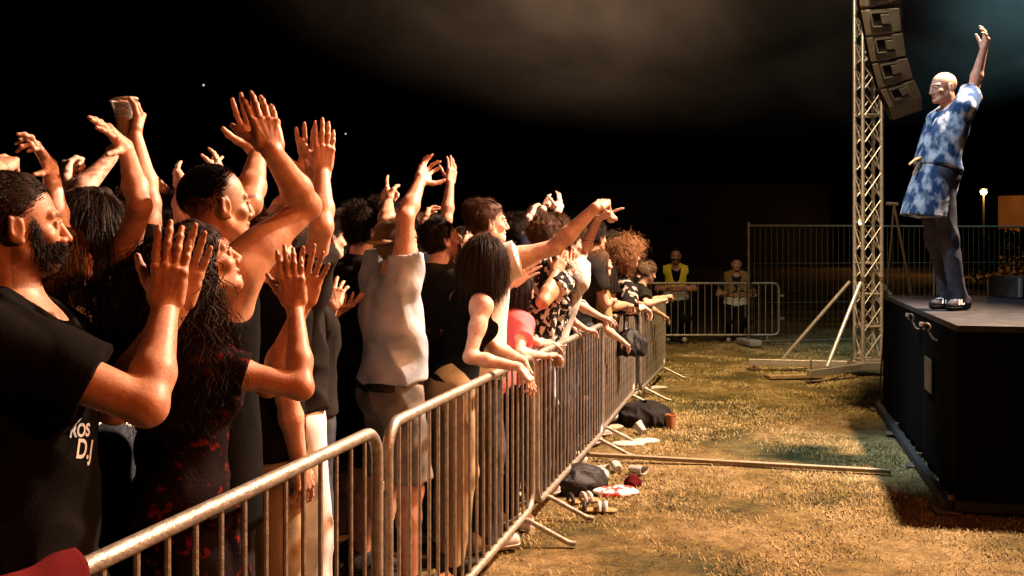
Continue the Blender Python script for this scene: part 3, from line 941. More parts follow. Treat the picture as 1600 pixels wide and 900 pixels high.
    T = np.ones((len(V), 4), np.float32)
    x, y, z = np.abs(lc[:, 0]), lc[:, 1], lc[:, 2]
    inhead = (np.abs(lc).max(1) < .14)
    def mix(mk, c, a=1.0):
        a = (mk * a)[:, None].astype(np.float32); T[:, :3] = T[:, :3] * (1 - a) + np.array(c, np.float32) * a
    sm = lambda v, a, b: np.clip((v - a) / (b - a), 0, 1)
    lips = inhead & (y > .078) & (x < .022) & (np.abs(z + .0675) < .0105)
    mix(lips, (.78, .42, .42), .8)
    if mouth > 0: mix(inhead & (y > .070) & (y < .088) & (x < .019) & (np.abs(z + .070) < .008 * mouth), (.12, .04, .04))
    brow = inhead & (y > .055) & (np.abs(z - .0215 + (x - .03) ** 2 * 6) < .0052) & (x > .012) & (x < .050)
    mix(brow, (.22, .18, .16), .85)
    mix(inhead & (y > .05) & (x > .014) & (x < .048) & (np.abs(z) < .012), (.80, .70, .68), .3)
    mix(inhead & (y > .02) & (x < .06) & (np.abs(z + .035) < .02), (1.0, .86, .82), .5)
    if hair is not None and hair[0][0] in ('short', 'buzz', 'quiff', 'stubble'):
        hl = z - hairline(y)
        mix(inhead * sm(hl, -.004, .03) * (lc[:, 1] < .09), (.35, .30, .27), .85 if hair[0] == 'buzz' else .6)
    if beard:
        jaw = inhead * sm(-z, .035, .055) * (y > -.02) * ~lips
        mix(jaw, (.42, .36, .34), .75 * min(1, beard))
    if q >= 2:
        for mc, mr, mt_, ma in MARKS:
            dd = np.linalg.norm(V - mc, axis=1)
            mix(np.clip(1.6 * (1 - dd / mr), 0, 1) * (dd < mr), mt_, ma)
        # reddened elbows
        for sd_ in (1, -1):
            dd = np.linalg.norm(V - ends[sd_][1], axis=1); mix(np.clip(1 - dd / .07, 0, 1), (.92, .72, .66), .6)
    if tint is not None:
        for side, kind in tint:
            S, El, Wr, d1, d2, fd, tg, tf = ends[side]
            tt = np.clip((V - El) @ d2 / (np.linalg.norm(Wr - El)), -1, 2)
            near = np.linalg.norm(V - El - np.clip(tt, 0, 1)[:, None] * (Wr - El), axis=1) < .06
            pat = np.sin(V[:, 0] * 90 + 3 * np.sin(V[:, 2] * 60)) * np.sin(V[:, 2] * 110 + 2 * np.sin(V[:, 1] * 70)) > .25
            mix(near & pat & (tt > .1) & (tt < .95), (.38, .36, .38), .7)
    at = me.color_attributes.new('tint', 'FLOAT_COLOR', 'POINT')
    at.data.foreach_set('color', T.ravel())
    o = link_mesh('person', me, [SK[skin], EYEW, EYED], None, base)
    tag(o, lab, 'person', group)
    PEOPLE.append(o)
    MARKS.clear()
    if eyes and q >= 2:
        for sg in (-1, 1):
            eb = MB()
            ec = Hc + hs * (hr * sg * .0315 + hf * .0735 + hu * -.0005)
            FR = np.stack([hr, hu, hf], 1) * [1, -1, 1]
            eb.mi = 0
            eb.lathe(ec - base, [(.0001, -.0120 * hs)] + [(.0120 * hs * math.sin(a), -.0120 * hs * math.cos(a)) for a in np.linspace(.3, 2.55, 8)], 14, FR)
            eb.mi = 1
            eb.lathe(ec - base, [(.0120 * hs * math.sin(a), -.0120 * hs * math.cos(a)) for a in np.linspace(2.55, math.pi - .001, 5)], 14, FR)
            eb.build('eye', [EYEW, EYED], o, smooth=True)
    # ---------------- clothing
    cvx = {3: .0062, 2: .0078, 1: .0105}[q]
    sel = lambda *tags: [p for p in body if p.tag in tags]
    def garment(name, prims, mt, infl, fold, seed2, along=(0, 0, 1), vox=None, freq=22.0, lift_=0):
        V, Q = sculpt(prims, vox or cvx, (), infl, folds(fold, seed2, freq, along))
        if len(Q) == 0: return None
        return link_mesh(name, mesh_np(name, V - base, Q), CL[mt] if isinstance(mt, str) else mt, o)
    def clone(p):
        c = Prim(p.t, p.p, p.k, p.op, p.tag, p.lo, p.hi); c.clip = None if p.clip is None else list(p.clip); return c
    def upper(kind, mt, hem, sleeve, infl, fold, nm, neck=.070, loose=0.0):
        pr = []; kind_ = nm
        for p in sel('torso', 'hip', 'shoulder'):
            c = clone(p)
            c.clip = [(pt(0, 0, hem), -u)]
            pr.append(c)
        if loose:
            c = rc(pt(0, .0, .36), pt(0, .01, hem + .02), .145 * s * (1 if male else .86), (.15 + loose) * s * (1 if male else .92), .05, flat=(f, .72)); c.clip = [(pt(0, 0, hem), -u)]; pr.append(c)
        if sleeve is not None:
            for side in (1, -1):
                S, El, Wr, d1, d2, fd, tg, tf = ends[side]
                ln = np.linalg.norm(El - S)
                lw = lim * (w * .5 + .5)
                if sleeve <= 1:
                    e = S + d1 * ln * (sleeve + .12)
                    c = rc(S - d1 * .0, e, .060 * lw, (.062 + loose * .25) * lw, .04)
                    c.clip = [(S + d1 * ln * sleeve, d1)]
                    pr.append(c)
                else:
                    fl = np.linalg.norm(Wr - El)
                    pr.append(rc(S, El, .060 * lw, .052 * lw, .04))
                    c = rc(El, El + d2 * fl * (sleeve - 1 + .1), .052 * lw, .040 * lw, .04)
                    c.clip = [(El + d2 * fl * (sleeve - 1), d2)]; pr.append(c)
        if kind == 'tank':
            for side in (1, -1):
                S = ends[side][0]
                pr.append(ell(S + r * side * .035 * s + u * .01, [.085 * s, .16 * s, .15 * s], TR, .02, '', 's'))
        if neck:
            a = pt(0, .0, .455); b = pt(0, .045, .62)
            pr.append(rc(a + (f * .03 - u * .02) * s * (2.0 if kind == 'tank' else 1), b, neck * s * (1.25 if kind == 'tank' else .9), neck * 1.4 * s, .015, '', 's'))
        return garment(nm, pr, mt, infl, fold, seed + 11, along=u * .8 + r * .3, freq=15 if kind_ == 'shirt' else 20)
    k = top[0] if top else None
    opt = top[2] if top and len(top) > 2 else {}
    if k == 'tee': upper('tee', top[1], opt.get('hem', -.06), opt.get('sl', .62), .013, .018, 't_shirt', loose=opt.get('loose', .02))
    elif k == 'shirt': upper('tee', top[1], opt.get('hem', -.08), opt.get('sl', .75), .014, .026, 'shirt', loose=opt.get('loose', .035))
    elif k == 'tank': upper('tank', top[1], opt.get('hem', -.02), None, .008, .010, 'tank_top', neck=opt.get('neck', .075), loose=opt.get('loose', 0))
    elif k == 'jacket': upper('tee', top[1], opt.get('hem', -.14), opt.get('sl', 1.9), .016, .026, 'jacket', loose=.03)
    elif k == 'dress':
        upper('tee', top[1], -.04, opt.get('sl', .55), .007, .012, 'dress_bodice', neck=.085)
        b2 = np.array([P[0], P[1], base_z + opt.get('skirt', .35) * s])
        c2 = rc(pt(0, 0, -.02), b2, .168 * s, .27 * s, .05, flat=(f, .85)); c2.clip = [(b2, np.array([0, 0, -1.])), (pt(0, 0, 0), u)]
        garment('dress_skirt', [c2] + [setclip(clone(p), [(pt(0, 0, 0), u)]) for p in sel('hip')], top[1], .010, .024, seed + 5, freq=16)
    if opt.get('hood'):
        garment('hood', [rc(pt(-.07, -.085, .47), pt(.07, -.085, .47), .055 * s, .055 * s, .03), rc(pt(0, -.10, .45), pt(0, -.10, .36), .06 * s, .03 * s, .03)], top[1], .0, .008, seed + 3)
    if bottom:
        bk, bm = bottom[0], bottom[1]
        bo = bottom[2] if len(bottom) > 2 else {}
        pr = []
        waist = bo.get('waist', .10)
        for p in sel('hip'):
            c = clone(p); c.clip = [(pt(0, 0, waist), u)]; pr.append(c)
        if bk in ('trousers', 'shorts'):
            for hip, kn, ank, heel, toe, side in legs:
                lg = thin * lim * (1.08 if not male else 1.0) * (w * .6 + .4)
                if bk == 'trousers':
                    pr.append(rc(hip, kn, .092 * lg, .068 * lg, .04))
                    e = ank + np.array([0, 0, -.045 * s])
                    c = rc(kn, e, .068 * lg, bo.get('cuff', .062) * lg, .05); c.clip = [(e + [0, 0, .015], np.array([0, 0, -1.]))]; pr.append(c)
                else:
                    d = nrm(kn - hip); fr = bo.get('len', .75); ln = np.linalg.norm(kn - hip)
                    c = rc(hip, hip + d * ln * (fr + .1), .092 * lg, (.082 + bo.get('flare', .012)) * lg, .04); c.clip = [(hip + d * ln * fr, d)]; pr.append(c)
            garment('trousers' if bk == 'trousers' else 'shorts', pr, bm, .006, .015, seed + 21, vox=cvx * 1.1)
        elif bk == 'skirt':
            b2 = pt(0, 0, bo.get('len', -.35))
            c = rc(pt(0, 0, .02), b2, .15 * s, .20 * s, .05, flat=(f, .8)); c.clip = [(b2, -u)]; pr.append(c)
            garment('skirt', pr, bm, .008, .006, seed + 21, vox=cvx * 1.15)
        if bo.get('belt'):
            garment('belt', [Prim(p.t, p.p, p.k, p.op, p.tag, p.lo, p.hi) for p in []] or [setclip(clone(p), [(pt(0, 0, waist + .012), u), (pt(0, 0, waist - .03), -u)]) for p in sel('hip', 'torso')], 'leather', .016, .0, 1)
    if shoes:
        for hip, kn, ank, heel, toe, side in legs:
            fdir = nrm((toe - heel) * [1, 1, 0])
            pr = [rc(heel + [0, 0, .0], toe, .042 * s, .037 * s, .02), rc(heel + [0, 0, .03], ank + fdir * .01 + [0, 0, .01], .043 * s, .045 * s, .03)]
            for p in pr: p.clip = [(np.array([0, 0, base_z + .006]), np.array([0, 0, -1.]))]
            V, Q = sculpt(pr, cvx, ())
            sh = link_mesh('shoe', mesh_np('shoe', V - base, Q), CL[shoes], o)
            sp = [rc(heel, toe, .047 * s, .043 * s, .02)]
            sp[0].clip = [(np.array([0, 0, base_z + .002]), np.array([0, 0, -1.])), (np.array([0, 0, base_z + .028]), np.array([0, 0, 1.]))]
            V, Q = sculpt(sp, cvx * .8, ())
            link_mesh('sole', mesh_np('sole', V - base, Q), CL['shoe_white'] if shoes == 'shoe_white' else RUBBER, sh)
            J.setdefault('shoes', []).append(sh)
    if hair is not None:
        V, Q = make_hair(o, (Hc, HR, hs), J, hair[0], hair[1], q, seed)
        link_mesh('hair', mesh_np('hair', V - base, Q), HM[hair[1]], o)
    if beard:
        V, Q = make_beard((Hc, HR, hs), q, seed + 2, beard)
        link_mesh('beard', mesh_np('beard', V - base, Q), HM[hair[1] if hair else 'dark'], o)
    if band:
        for side, mt_, wd, pos in band:
            S, El, Wr, d1, d2, fd, tg, tf = ends[side]
            a = Wr - d2 * (pos + wd / 2); b = Wr - d2 * (pos - wd / 2)
            rr = .0265 * lim * (w * .5 + .5) + .0045 + pos * .06
            mb = MB(); 
            mb.tube([a, a, b, b, a], [rr - .004, rr + .001, rr + .001, rr - .004, rr - .004], 18, cap=False)
            mb.V = [v - base for v in mb.V]
            mb.build('wristband', mt_, o, smooth=False)
    J['Hc'], J['HR'], J['hs'], J['base'], J['obj'] = Hc, HR, hs, base, o
    J['garment'] = garment; J['body'] = body; J['lim'] = lim
    return J

def setclip(p, c):
    p.clip = c; return p
# ================================================================== THE PLACE
# ------------------------------------------------------------------ ground
def ground_mat():
    m = bpy.data.materials.new('dry_trodden_grass'); m.use_nodes = True
    t = m.node_tree; N = t.nodes; L = t.links; b = N['Principled BSDF']
    tc = N.new('ShaderNodeTexCoord')
    def noise(sc_, det, rough=.6, vec_=None):
        n = N.new('ShaderNodeTexNoise'); n.inputs['Scale'].default_value = sc_; n.inputs['Detail'].default_value = det; n.inputs['Roughness'].default_value = rough
        L.new(vec_ or tc.outputs['Object'], n.inputs['Vector']); return n
    def ramp(src, stops):
        r = N.new('ShaderNodeValToRGB')
        e = r.color_ramp.elements
        e[0].position, e[0].color = stops[0][0], (*stops[0][1], 1)
        e[1].position, e[1].color = stops[-1][0], (*stops[-1][1], 1)
        for p, c in stops[1:-1]:
            x = e.new(p); x.color = (*c, 1)
        L.new(src, r.inputs[0]); return r
    big = noise(.75, 7, .62); mid = noise(9, 6, .7); fine = noise(70, 5, .75)
    cbig = ramp(big.outputs['Fac'], [(.38, (.060, .060, .014)), (.5, (.21, .152, .052)), (.60, (.34, .25, .12))])
    cfine = ramp(fine.outputs['Fac'], [(.36, (.22, .17, .10)), (.5, (.75, .72, .62)), (.66, (1.0, 1.0, .95))])
    cmid = ramp(mid.outputs['Fac'], [(.35, (.36, .32, .24)), (.6, (1, 1, 1))])
    m1 = N.new('ShaderNodeMix'); m1.data_type = 'RGBA'; m1.blend_type = 'MULTIPLY'; m1.inputs[0].default_value = 1
    L.new(cbig.outputs[0], m1.inputs[6]); L.new(cfine.outputs[0], m1.inputs[7])
    m2 = N.new('ShaderNodeMix'); m2.data_type = 'RGBA'; m2.blend_type = 'MULTIPLY'; m2.inputs[0].default_value = .85
    L.new(m1.outputs[2], m2.inputs[6]); L.new(cmid.outputs[0], m2.inputs[7])
    L.new(m2.outputs[2], b.inputs['Base Color'])
    b.inputs['Roughness'].default_value = .9; b.inputs['Specular IOR Level'].default_value = .2
    ad = N.new('ShaderNodeMath'); ad.operation = 'ADD'
    L.new(mid.outputs['Fac'], ad.inputs[0]); L.new(fine.outputs['Fac'], ad.inputs[1])
    bp = N.new('ShaderNodeBump'); bp.inputs['Strength'].default_value = .8; bp.inputs['Distance'].default_value = .025
    L.new(ad.outputs[0], bp.inputs['Height']); L.new(bp.outputs[0], b.inputs['Normal'])
    return m
mb = MB()
xs = np.concatenate([np.linspace(-300, -8, 6), np.linspace(-7, 12, 96), np.linspace(14, 300, 6)])
ys = np.concatenate([np.linspace(-60, -4, 4), np.linspace(-3, 20, 116), np.linspace(22, 500, 8)])
GX, GY = np.meshgrid(xs, ys)
def gz(x, y):
    return .010 * np.sin(1.7 * x + .6 * y) * np.sin(1.1 * y - .4 * x) + .006 * np.sin(4.1 * x + 1.3) * np.sin(3.3 * y + 2 * np.sin(x))
GZ = gz(GX, GY) - .012
GZ[(np.abs(GX) > 13) | (GY > 21) | (GY < -4)] = -.012
i = mb.addv(np.stack([GX, GY, GZ], -1))
nx_, ny_ = len(xs), len(ys)
a, b_ = np.meshgrid(np.arange(nx_ - 1), np.arange(ny_ - 1))
k = (b_ * nx_ + a).ravel()
mb.quad(np.stack([k, k + 1, k + nx_ + 1, k + nx_], 1))
GROUND = mb.build('ground', ground_mat(), smooth=True)
tag(GROUND, kind='structure')

# barrier line
BD = nrm([.257, 1.0, 0])
def bline(d, off=0.0): return np.array([-.429 + .257 * (d - 3.61), d, 0]) + np.array([BD[1], -BD[0], 0]) * off
BN = np.array([BD[1], -BD[0], 0])

# dry grass blades in the pit and at the crowd's feet: nobody could count them
def grass():
    g = np.random.default_rng(5)
    n = 210000
    d = 2.2 + 15.0 * g.random(n) ** 1.25
    off = -1.2 + 5.0 * g.random(n)
    P = np.stack([-.429 + .257 * (d - 3.61), d], 1) + np.stack([BN[0] * off, BN[1] * off], 1)
    dens = np.sin(P[:, 0] * 2.3 + 1.1 * np.sin(P[:, 1] * 1.7)) * np.sin(P[:, 1] * 1.9 + 1.3 * np.sin(P[:, 0] * 2.1)) + .6 * np.sin(P[:, 0] * 7 + 2) * np.sin(P[:, 1] * 6)
    keep = (dens + g.normal(0, .35, n) > -.05) & ((off > -.1) | (g.random(n) < .25)) & (np.abs(P[:, 0] / np.maximum(P[:, 1], .1)) < .75)
    P = P[keep]; n = len(P)
    az = g.uniform(0, 6.28, n); lean = g.uniform(.8, 1.52, n); L = g.uniform(.010, .034, n) * (1 + .4 * g.random(n)); wd = g.uniform(.0013, .0030, n) * (1 + P[:, 1] * .05)
    z0 = gz(P[:, 0], P[:, 1]) - .014
    dx = np.cos(az); dy = np.sin(az)
    b0 = np.stack([P[:, 0], P[:, 1], z0], 1)
    side = np.stack([-dy, dx, 0 * dx], 1) * wd[:, None]
    mid = b0 + np.stack([dx * np.sin(lean) * L * .5, dy * np.sin(lean) * L * .5, L * .55 * np.cos(lean * .7) + .004], 1)
    tip = b0 + np.stack([dx * np.sin(lean) * L, dy * np.sin(lean) * L, L * np.cos(lean) * .9 + .006], 1)
    V = np.stack([b0 - side, b0 + side, mid + side * .7, mid - side * .7, tip], 1).reshape(-1, 3)
    k = np.arange(n)[:, None] * 5
    me = mesh_np('dry_grass', V, [k + np.array([[0, 1, 2, 3]]), k + np.array([[3, 2, 4]])], False)
    m = mat('straw_blades', (.19, .135, .042), .8, .15, col2=(.40, .31, .15), nscale=3.0, lo=.35, hi=.65, detail=8)
    o = link_mesh('dry_grass', me, m); tag(o, kind='stuff')
    tag(o, 'short dry straw coloured grass on the ground', None)
grass()

# ------------------------------------------------------------------ crowd control barriers
def frame_path(L, h=1.03, z0=.13, r=.10, n=7):
    pts = []
    def arc(cx, cz, a0, a1):
        for a in np.linspace(a0, a1, n): pts.append((cx + r * math.cos(a), 0, cz + r * math.sin(a)))
    pts.append((L / 2, 0, z0))
    arc(L / 2 - r, z0 + r, -math.pi / 2, 0); pts.pop(0)
    arc(L / 2 - r, h - r, 0, math.pi / 2)
    arc(-L / 2 + r, h - r, math.pi / 2, math.pi)
    arc(-L / 2 + r, z0 + r, math.pi, 1.5 * math.pi)
    pts.append(pts[0])
    return np.array(pts)
BARL = 2.27
def make_barrier():
    root = empty('crowd_barrier', (0, 0, 0))
    mb = MB(); p = frame_path(BARL, 1.01, .14)
    mb.tube(p, .0205, 12, cap=False)
    mb.build('frame', METAL, root, smooth=True)
    nb = 19
    me = None
    for i in range(nb):
        x = -BARL / 2 + BARL * (i + 1) / (nb + 1)
        if me is None:
            mb = MB(); mb.tube([(0, 0, .14), (0, 0, .58), (0, 0, 1.01)], .0078, 8); me = mb.mesh('bar', True); me.materials.append(METAL)
        o = bpy.data.objects.new('bar', me); C.objects.link(o); o.parent = root; o.location = (x, 0, 0)
    for x in (-BARL / 2 + .22, BARL / 2 - .22):
        mb = MB()
        mb.tube([(x, -.30, .013), (x, -.255, .018), (x, -.03, .125), (x, .03, .125), (x, .255, .018), (x, .30, .013)], .0145, 10)
        mb.build('foot', METAL, root, smooth=True)
    for z in (.42, .80):
        mb = MB()
        mb.bar((BARL / 2 + .01, 0, z), (BARL / 2 + .09, 0, z), .008, .034, .003)
        mb.build('connector', METAL, root)
    return root
def copy_tree(o, parent=None):
    c = o.copy(); C.objects.link(c); c.parent = parent
    for ch in list(o.children): copy_tree(ch, c)
    return c
B0 = make_barrier()
yaw_line = math.atan2(BD[1], BD[0])
BLAB = ['bare end of the front barrier rail nearest the camera, its top rail ending at the dark red cloth',
        'second steel barrier from the camera with a young woman leaning her bare arms over it',
        'third steel barrier from the camera under the row of resting hands and forearms',
        'fourth steel barrier from the camera with a black bag hung on its top rail',
        'fifth and last steel barrier of the crowd line, the one farthest from the camera',
        ]
BLAB[0] = 'nearest steel barrier with its thick top rail crossing in front of the bearded man'
ends_d = 3.50
cen = []
for i in range(5):
    o = B0 if i == 0 else copy_tree(B0)
    t0 = (i - .5) * (BARL + .085)
    c = bline(ends_d) + BD * (t0)
    wob = [0, .0, .012, -.02, .035, -.01, .02][i]
    o.location = c + BN * wob
    o.rotation_euler = (0, 0, yaw_line + [0, .004, -.006, .012, -.01, .012, 0][i])
    tag(o, BLAB[i], 'barrier', 'steel barriers along the crowd')
o = copy_tree(B0); p = px(1112, 500, 16.7); o.location = (p[0], p[1], 0); o.rotation_euler = (0, 0, .02)
tag(o, 'steel barrier across the far end that the yellow vested steward leans on', 'barrier', 'steel barriers at the far end')
o = copy_tree(B0); o.location = (p[0] - BARL - .10, p[1] + .05, 0); o.rotation_euler = (0, 0, -.03)
tag(o, 'steel barrier at the far end mostly hidden behind the leaning crowd', 'barrier', 'steel barriers at the far end')

# ------------------------------------------------------------------ tall mesh fence
FENCEM = mat('dull_fence_steel', (.10, .075, .05), .6, .3, metal=.4, bump=.2, col2=(.15, .11, .075), nscale=12)
def mesh_fence(a, b, lab):
    a = np.asarray(a, float); b = np.asarray(b, float); L = np.linalg.norm(b - a); y = math.atan2(b[1] - a[1], b[0] - a[0])
    root = empty('mesh_fence', a, y)
    tag(root, lab, 'fence', 'tall mesh fence panels')
    mb = MB(); mb.tube([(0, 0, .0), (0, 0, 1.0), (0, 0, 2.03)], .021, 10); mb.build('post', FENCEM, root, smooth=True)
    mb = MB(); mb.tube([(L - .03, 0, .0), (L - .03, 0, 1.0), (L - .03, 0, 1.97)], .019, 10); mb.build('post', FENCEM, root, smooth=True)
    for z in (.06, 1.97):
        mb = MB(); mb.tube([(.02, 0, z), (L / 2, 0, z), (L - .05, 0, z)], .018, 8); mb.build('rail', FENCEM, root, smooth=True)
    mb = MB()
    n = int(L / .10)
    for i in range(1, n): mb.tube([(i * L / n, 0, .07), (i * L / n, 0, 1.96)], .0028, 4, cap=False)
    for z in (.7, 1.35): mb.tube([(.03, .004, z), (L - .06, .004, z)], .0026, 4, cap=False)
    mb.build('wire_mesh', FENCEM, root)
    for x in (0.0, L - .03):
        mb = MB(); mb.box((x, 0, .055), (.22, .55, .11), None, .03); mb.build('foot_block', CONC, root)
    return root
CONC = mat('concrete', (.16, .15, .14), .9, .2, bump=.5, bscale=40, col2=(.22, .21, .19), nscale=10)
fa = px(1170, 500, 16.35); fa[2] = 0
FD = nrm([1, .22, 0])
for i, lab in enumerate(['tall dark mesh fence panel between its bright end post and the truss tower',
                         'tall dark mesh fence panel behind the singer and the truss tower',
                         'tall dark mesh fence panel at the right edge below the orange building']):
    mesh_fence(fa + FD * 3.5 * i, fa + FD * (3.5 * i + 3.46), lab)

# ------------------------------------------------------------------ stage
SD = nrm([.254, 1.0, 0]); SN = np.array([SD[1], -SD[0], 0])
SC0 = np.array([2.75, 6.16, 0])
BLACKC = mat('black_stage_cloth', (.003, .003, .0028), 1.0, .02, bump=.4, bscale=20)
DECKM = mat('scuffed_black_deck', (.012, .012, .013), .6, .3, bump=.25, bscale=35, col2=(.035, .035, .038), nscale=6, lo=.45, hi=.75)
def stage():
    root = empty('stage', SC0, math.atan2(SD[1], SD[0]))    # local x along the crowd side, local -y to the right
    tag(root, 'black skirted stage with a scuffed deck under the performer', 'stage')
    H = 1.155; Lx, Ly = 3.95, 5.2
    mb = MB(); mb.box((Lx / 2, -Ly / 2, H - .02), (Lx, Ly, .04), None, .004); mb.build('deck', DECKM, root)
    # cloth skirts with shallow hanging folds
    def skirt(a, b, nm):
        a = np.array(a, float); b = np.array(b, float); L = np.linalg.norm(b - a); d = (b - a) / L; nn = np.array([-d[1], d[0]])
        m = int(L / .035); t = np.linspace(0, L, m + 1)
        zs = np.linspace(.07, H - .042, 9)
        V = []
        for z in zs:
            k = (H - z) / H
            w_ = .010 * k * (np.sin(t * 17 + 2 * np.sin(t * 3)) + .6 * np.sin(t * 41 + 1))
            P = a + d * t[:, None] + nn * (w_ + .012)[:, None]
            V.append(np.column_stack([P, np.full(m + 1, z)]))
        V = np.concatenate(V)
        i, j = np.meshgrid(np.arange(len(zs) - 1), np.arange(m), indexing='ij'); k = (i * (m + 1) + j).ravel()
        mb = MB(); mb.addv(V); mb.quad(np.stack([k, k + 1, k + m + 2, k + m + 1], 1)); mb.build(nm, BLACKC, root, smooth=True)
    skirt((0, -.02), (Lx, -.02), 'skirt'); skirt((.02, -Ly), (.02, 0), 'skirt'); skirt((Lx - .02, 0), (Lx - .02, -Ly), 'skirt')
    mb = MB(); mb.box((Lx / 2, -Ly / 2, .56), (Lx - .15, Ly - .15, 1.05)); mb.build('inner_frame', BLACKC, root)
    for a, b in (((-.03, .05, .045), (Lx, .05, .045)), ((-.03, .02, .045), (-.03, -Ly, .045))):
        mb = MB(); mb.bar(a, b, .05, .06, .006); mb.build('base_rail', RUBBER, root)
    for x, y in ((.0, .02), (1.3, .02), (2.6, .02), (Lx - .03, .02), (-.0, -1.6)):
        mb = MB(); mb.box((x, y + .03, .006), (.15, .15, .012), None, .002); mb.tube([(x, y + .01, .01), (x, y + .01, .10)], .02, 10); mb.build('levelling_foot', FENCEM, root)
    mb = MB(); mb.box((1.02, .012, .72), (.30, .008, .24), None, .002)
    mb.build('notice_board', mat('weathered_cardboard', (.10, .075, .035), .8, .1, bump=.3, col2=(.07, .05, .025), nscale=20), root)
    return root
STAGE = stage()
# clamps on the stage edge
def clamp(loc, lab, rz):
    root = empty('pipe_clamp', loc, rz); tag(root, lab, 'clamp', 'pipe clamps on the stage edge')
    mb = MB(); a = np.linspace(-.6, 4.2, 14)
    mb.tube(np.stack([.028 * np.cos(a), 0 * a, .028 * np.sin(a)], 1), .008, 8); mb.build('hook', FENCEM, root, smooth=True)
    mb = MB(); mb.tube([(-.02, 0, -.03), (-.05, 0, -.075), (-.09, 0, -.085)], .008, 8); mb.build('stem', FENCEM, root, smooth=True)
    mb = MB(); mb.lathe((.04, 0, .02), [(.001, -.014), (.014, -.014), (.016, 0), (.014, .014), (.001, .014)], 10); mb.build('wing_nut', ALU, root, smooth=True)
e0 = SC0 + SD * .80 - SN * .055
clamp((e0[0], e0[1], 1.075), 'curved steel clamp on the stage edge, the one nearer the camera', 2.2)
e0 = SC0 + SD * 1.55 - SN * .055
clamp((e0[0], e0[1], 1.09), 'curved steel clamp on the stage edge, the one farther back below the shoe', 1.9)

# ------------------------------------------------------------------ truss tower
def truss_tower():
    base = px(1356.5, 500, 12.7); base[2] = 0
    root = empty('truss_tower', base, .08)
    tag(root, 'tall aluminium lattice truss tower standing on long steel outriggers', 'truss tower')
    hw = .122; z0, z1 = .17, 8.2
    for sx in (-1, 1):
        for sy in (-1, 1):
            mb = MB(); mb.tube([(sx * hw, sy * hw, z0), (sx * hw, sy * hw, 3), (sx * hw, sy * hw, z1)], .025, 10); mb.build('chord', ALU, root, smooth=True)
    n = int((z1 - z0) / .34)
    for fi, (ax, sg) in enumerate((('x', -1), ('x', 1), ('y', -1), ('y', 1))):
        mb = MB()
        for i in range(n):
            za = z0 + .03 + i * .34; zb = za + .34
            for s_ in ((-1, 1), (1, -1)):
                off = .008 * s_[0]
                p = [(s_[0] * hw, sg * hw + off, za), (s_[1] * hw, sg * hw + off, zb)]
                if ax == 'y': p = [(b, a, c) for a, b, c in p]
                mb.tube(p, .0085, 6, cap=False)
        mb.build('lattice', ALU, root, smooth=True)
    for z in (.20, .62, 1.03, 1.42, 3.3, 5.2):
        mb = MB()
        for sg in (-1, 1):
            mb.tube([(-hw, sg * hw, z), (hw, sg * hw, z)], .014, 8, cap=False); mb.tube([(sg * hw, -hw, z), (sg * hw, hw, z)], .014, 8, cap=False)
        mb.build('cross_rung', ALU, root, smooth=True)
    for z in (1.22,):
        for sx in (-1, 1):
            mb = MB(); mb.tube([(sx * hw, -hw, z - .03), (sx * hw, -hw, z + .03)], .034, 10); mb.build('coupler', FENCEM, root, smooth=True)
    mb = MB(); mb.box((0, 0, .12), (.40, .38, .10), None, .008); mb.build('base_plate', ALU, root)
    for a, b in (((-.20, -.17, .115), (-1.02, -.62, .10)), ((-.20, .17, .115), (-1.35, .62, .10)), ((.20, 0, .115), (1.2, .1, .10))):
        mb = MB(); mb.bar(a, b, .07, .085, .006); mb.build('outrigger', ALU, root)
        e = np.array(b) * [.96, .96, 1]
        mb = MB(); mb.tube([(e[0], e[1], .02), (e[0], e[1], .26)], .012, 8); mb.box((e[0], e[1], .014), (.14, .14, .012)); mb.build('screw_jack', FENCEM, root)
    mb = MB(); mb.tube([(-.17, -.16, 1.18), (-.72, -.45, .16)], .024, 10); mb.build('brace', mat('bare_aluminium', (.72, .70, .68), .3, .5, metal=.6), root, smooth=True)
    mb = MB(); mb.tube([(-.17, .16, 1.18), (-.95, .45, .16)], .024, 10); mb.build('brace', ALU, root, smooth=True)
    mb = MB(); mb.tube([(.17, .0, 1.18), (.62, .05, .6)], .024, 10); mb.build('brace', ALU, root, smooth=True)
    return root
truss_tower()
mb = MB(); q = px(1240, 600, 12.0)
mb.box((q[0] + .12, q[1] + .35, .025), (.75, .16, .04), rotz(.18), .004); mb.build('timber_board', mat('weathered_timber', (.26, .18, .09), .8, .2, bump=.4, col2=(.18, .12, .06), nscale=14))
tag(bpy.data.objects['timber_board'], 'short weathered timber board lying by the tower outriggers', 'board')

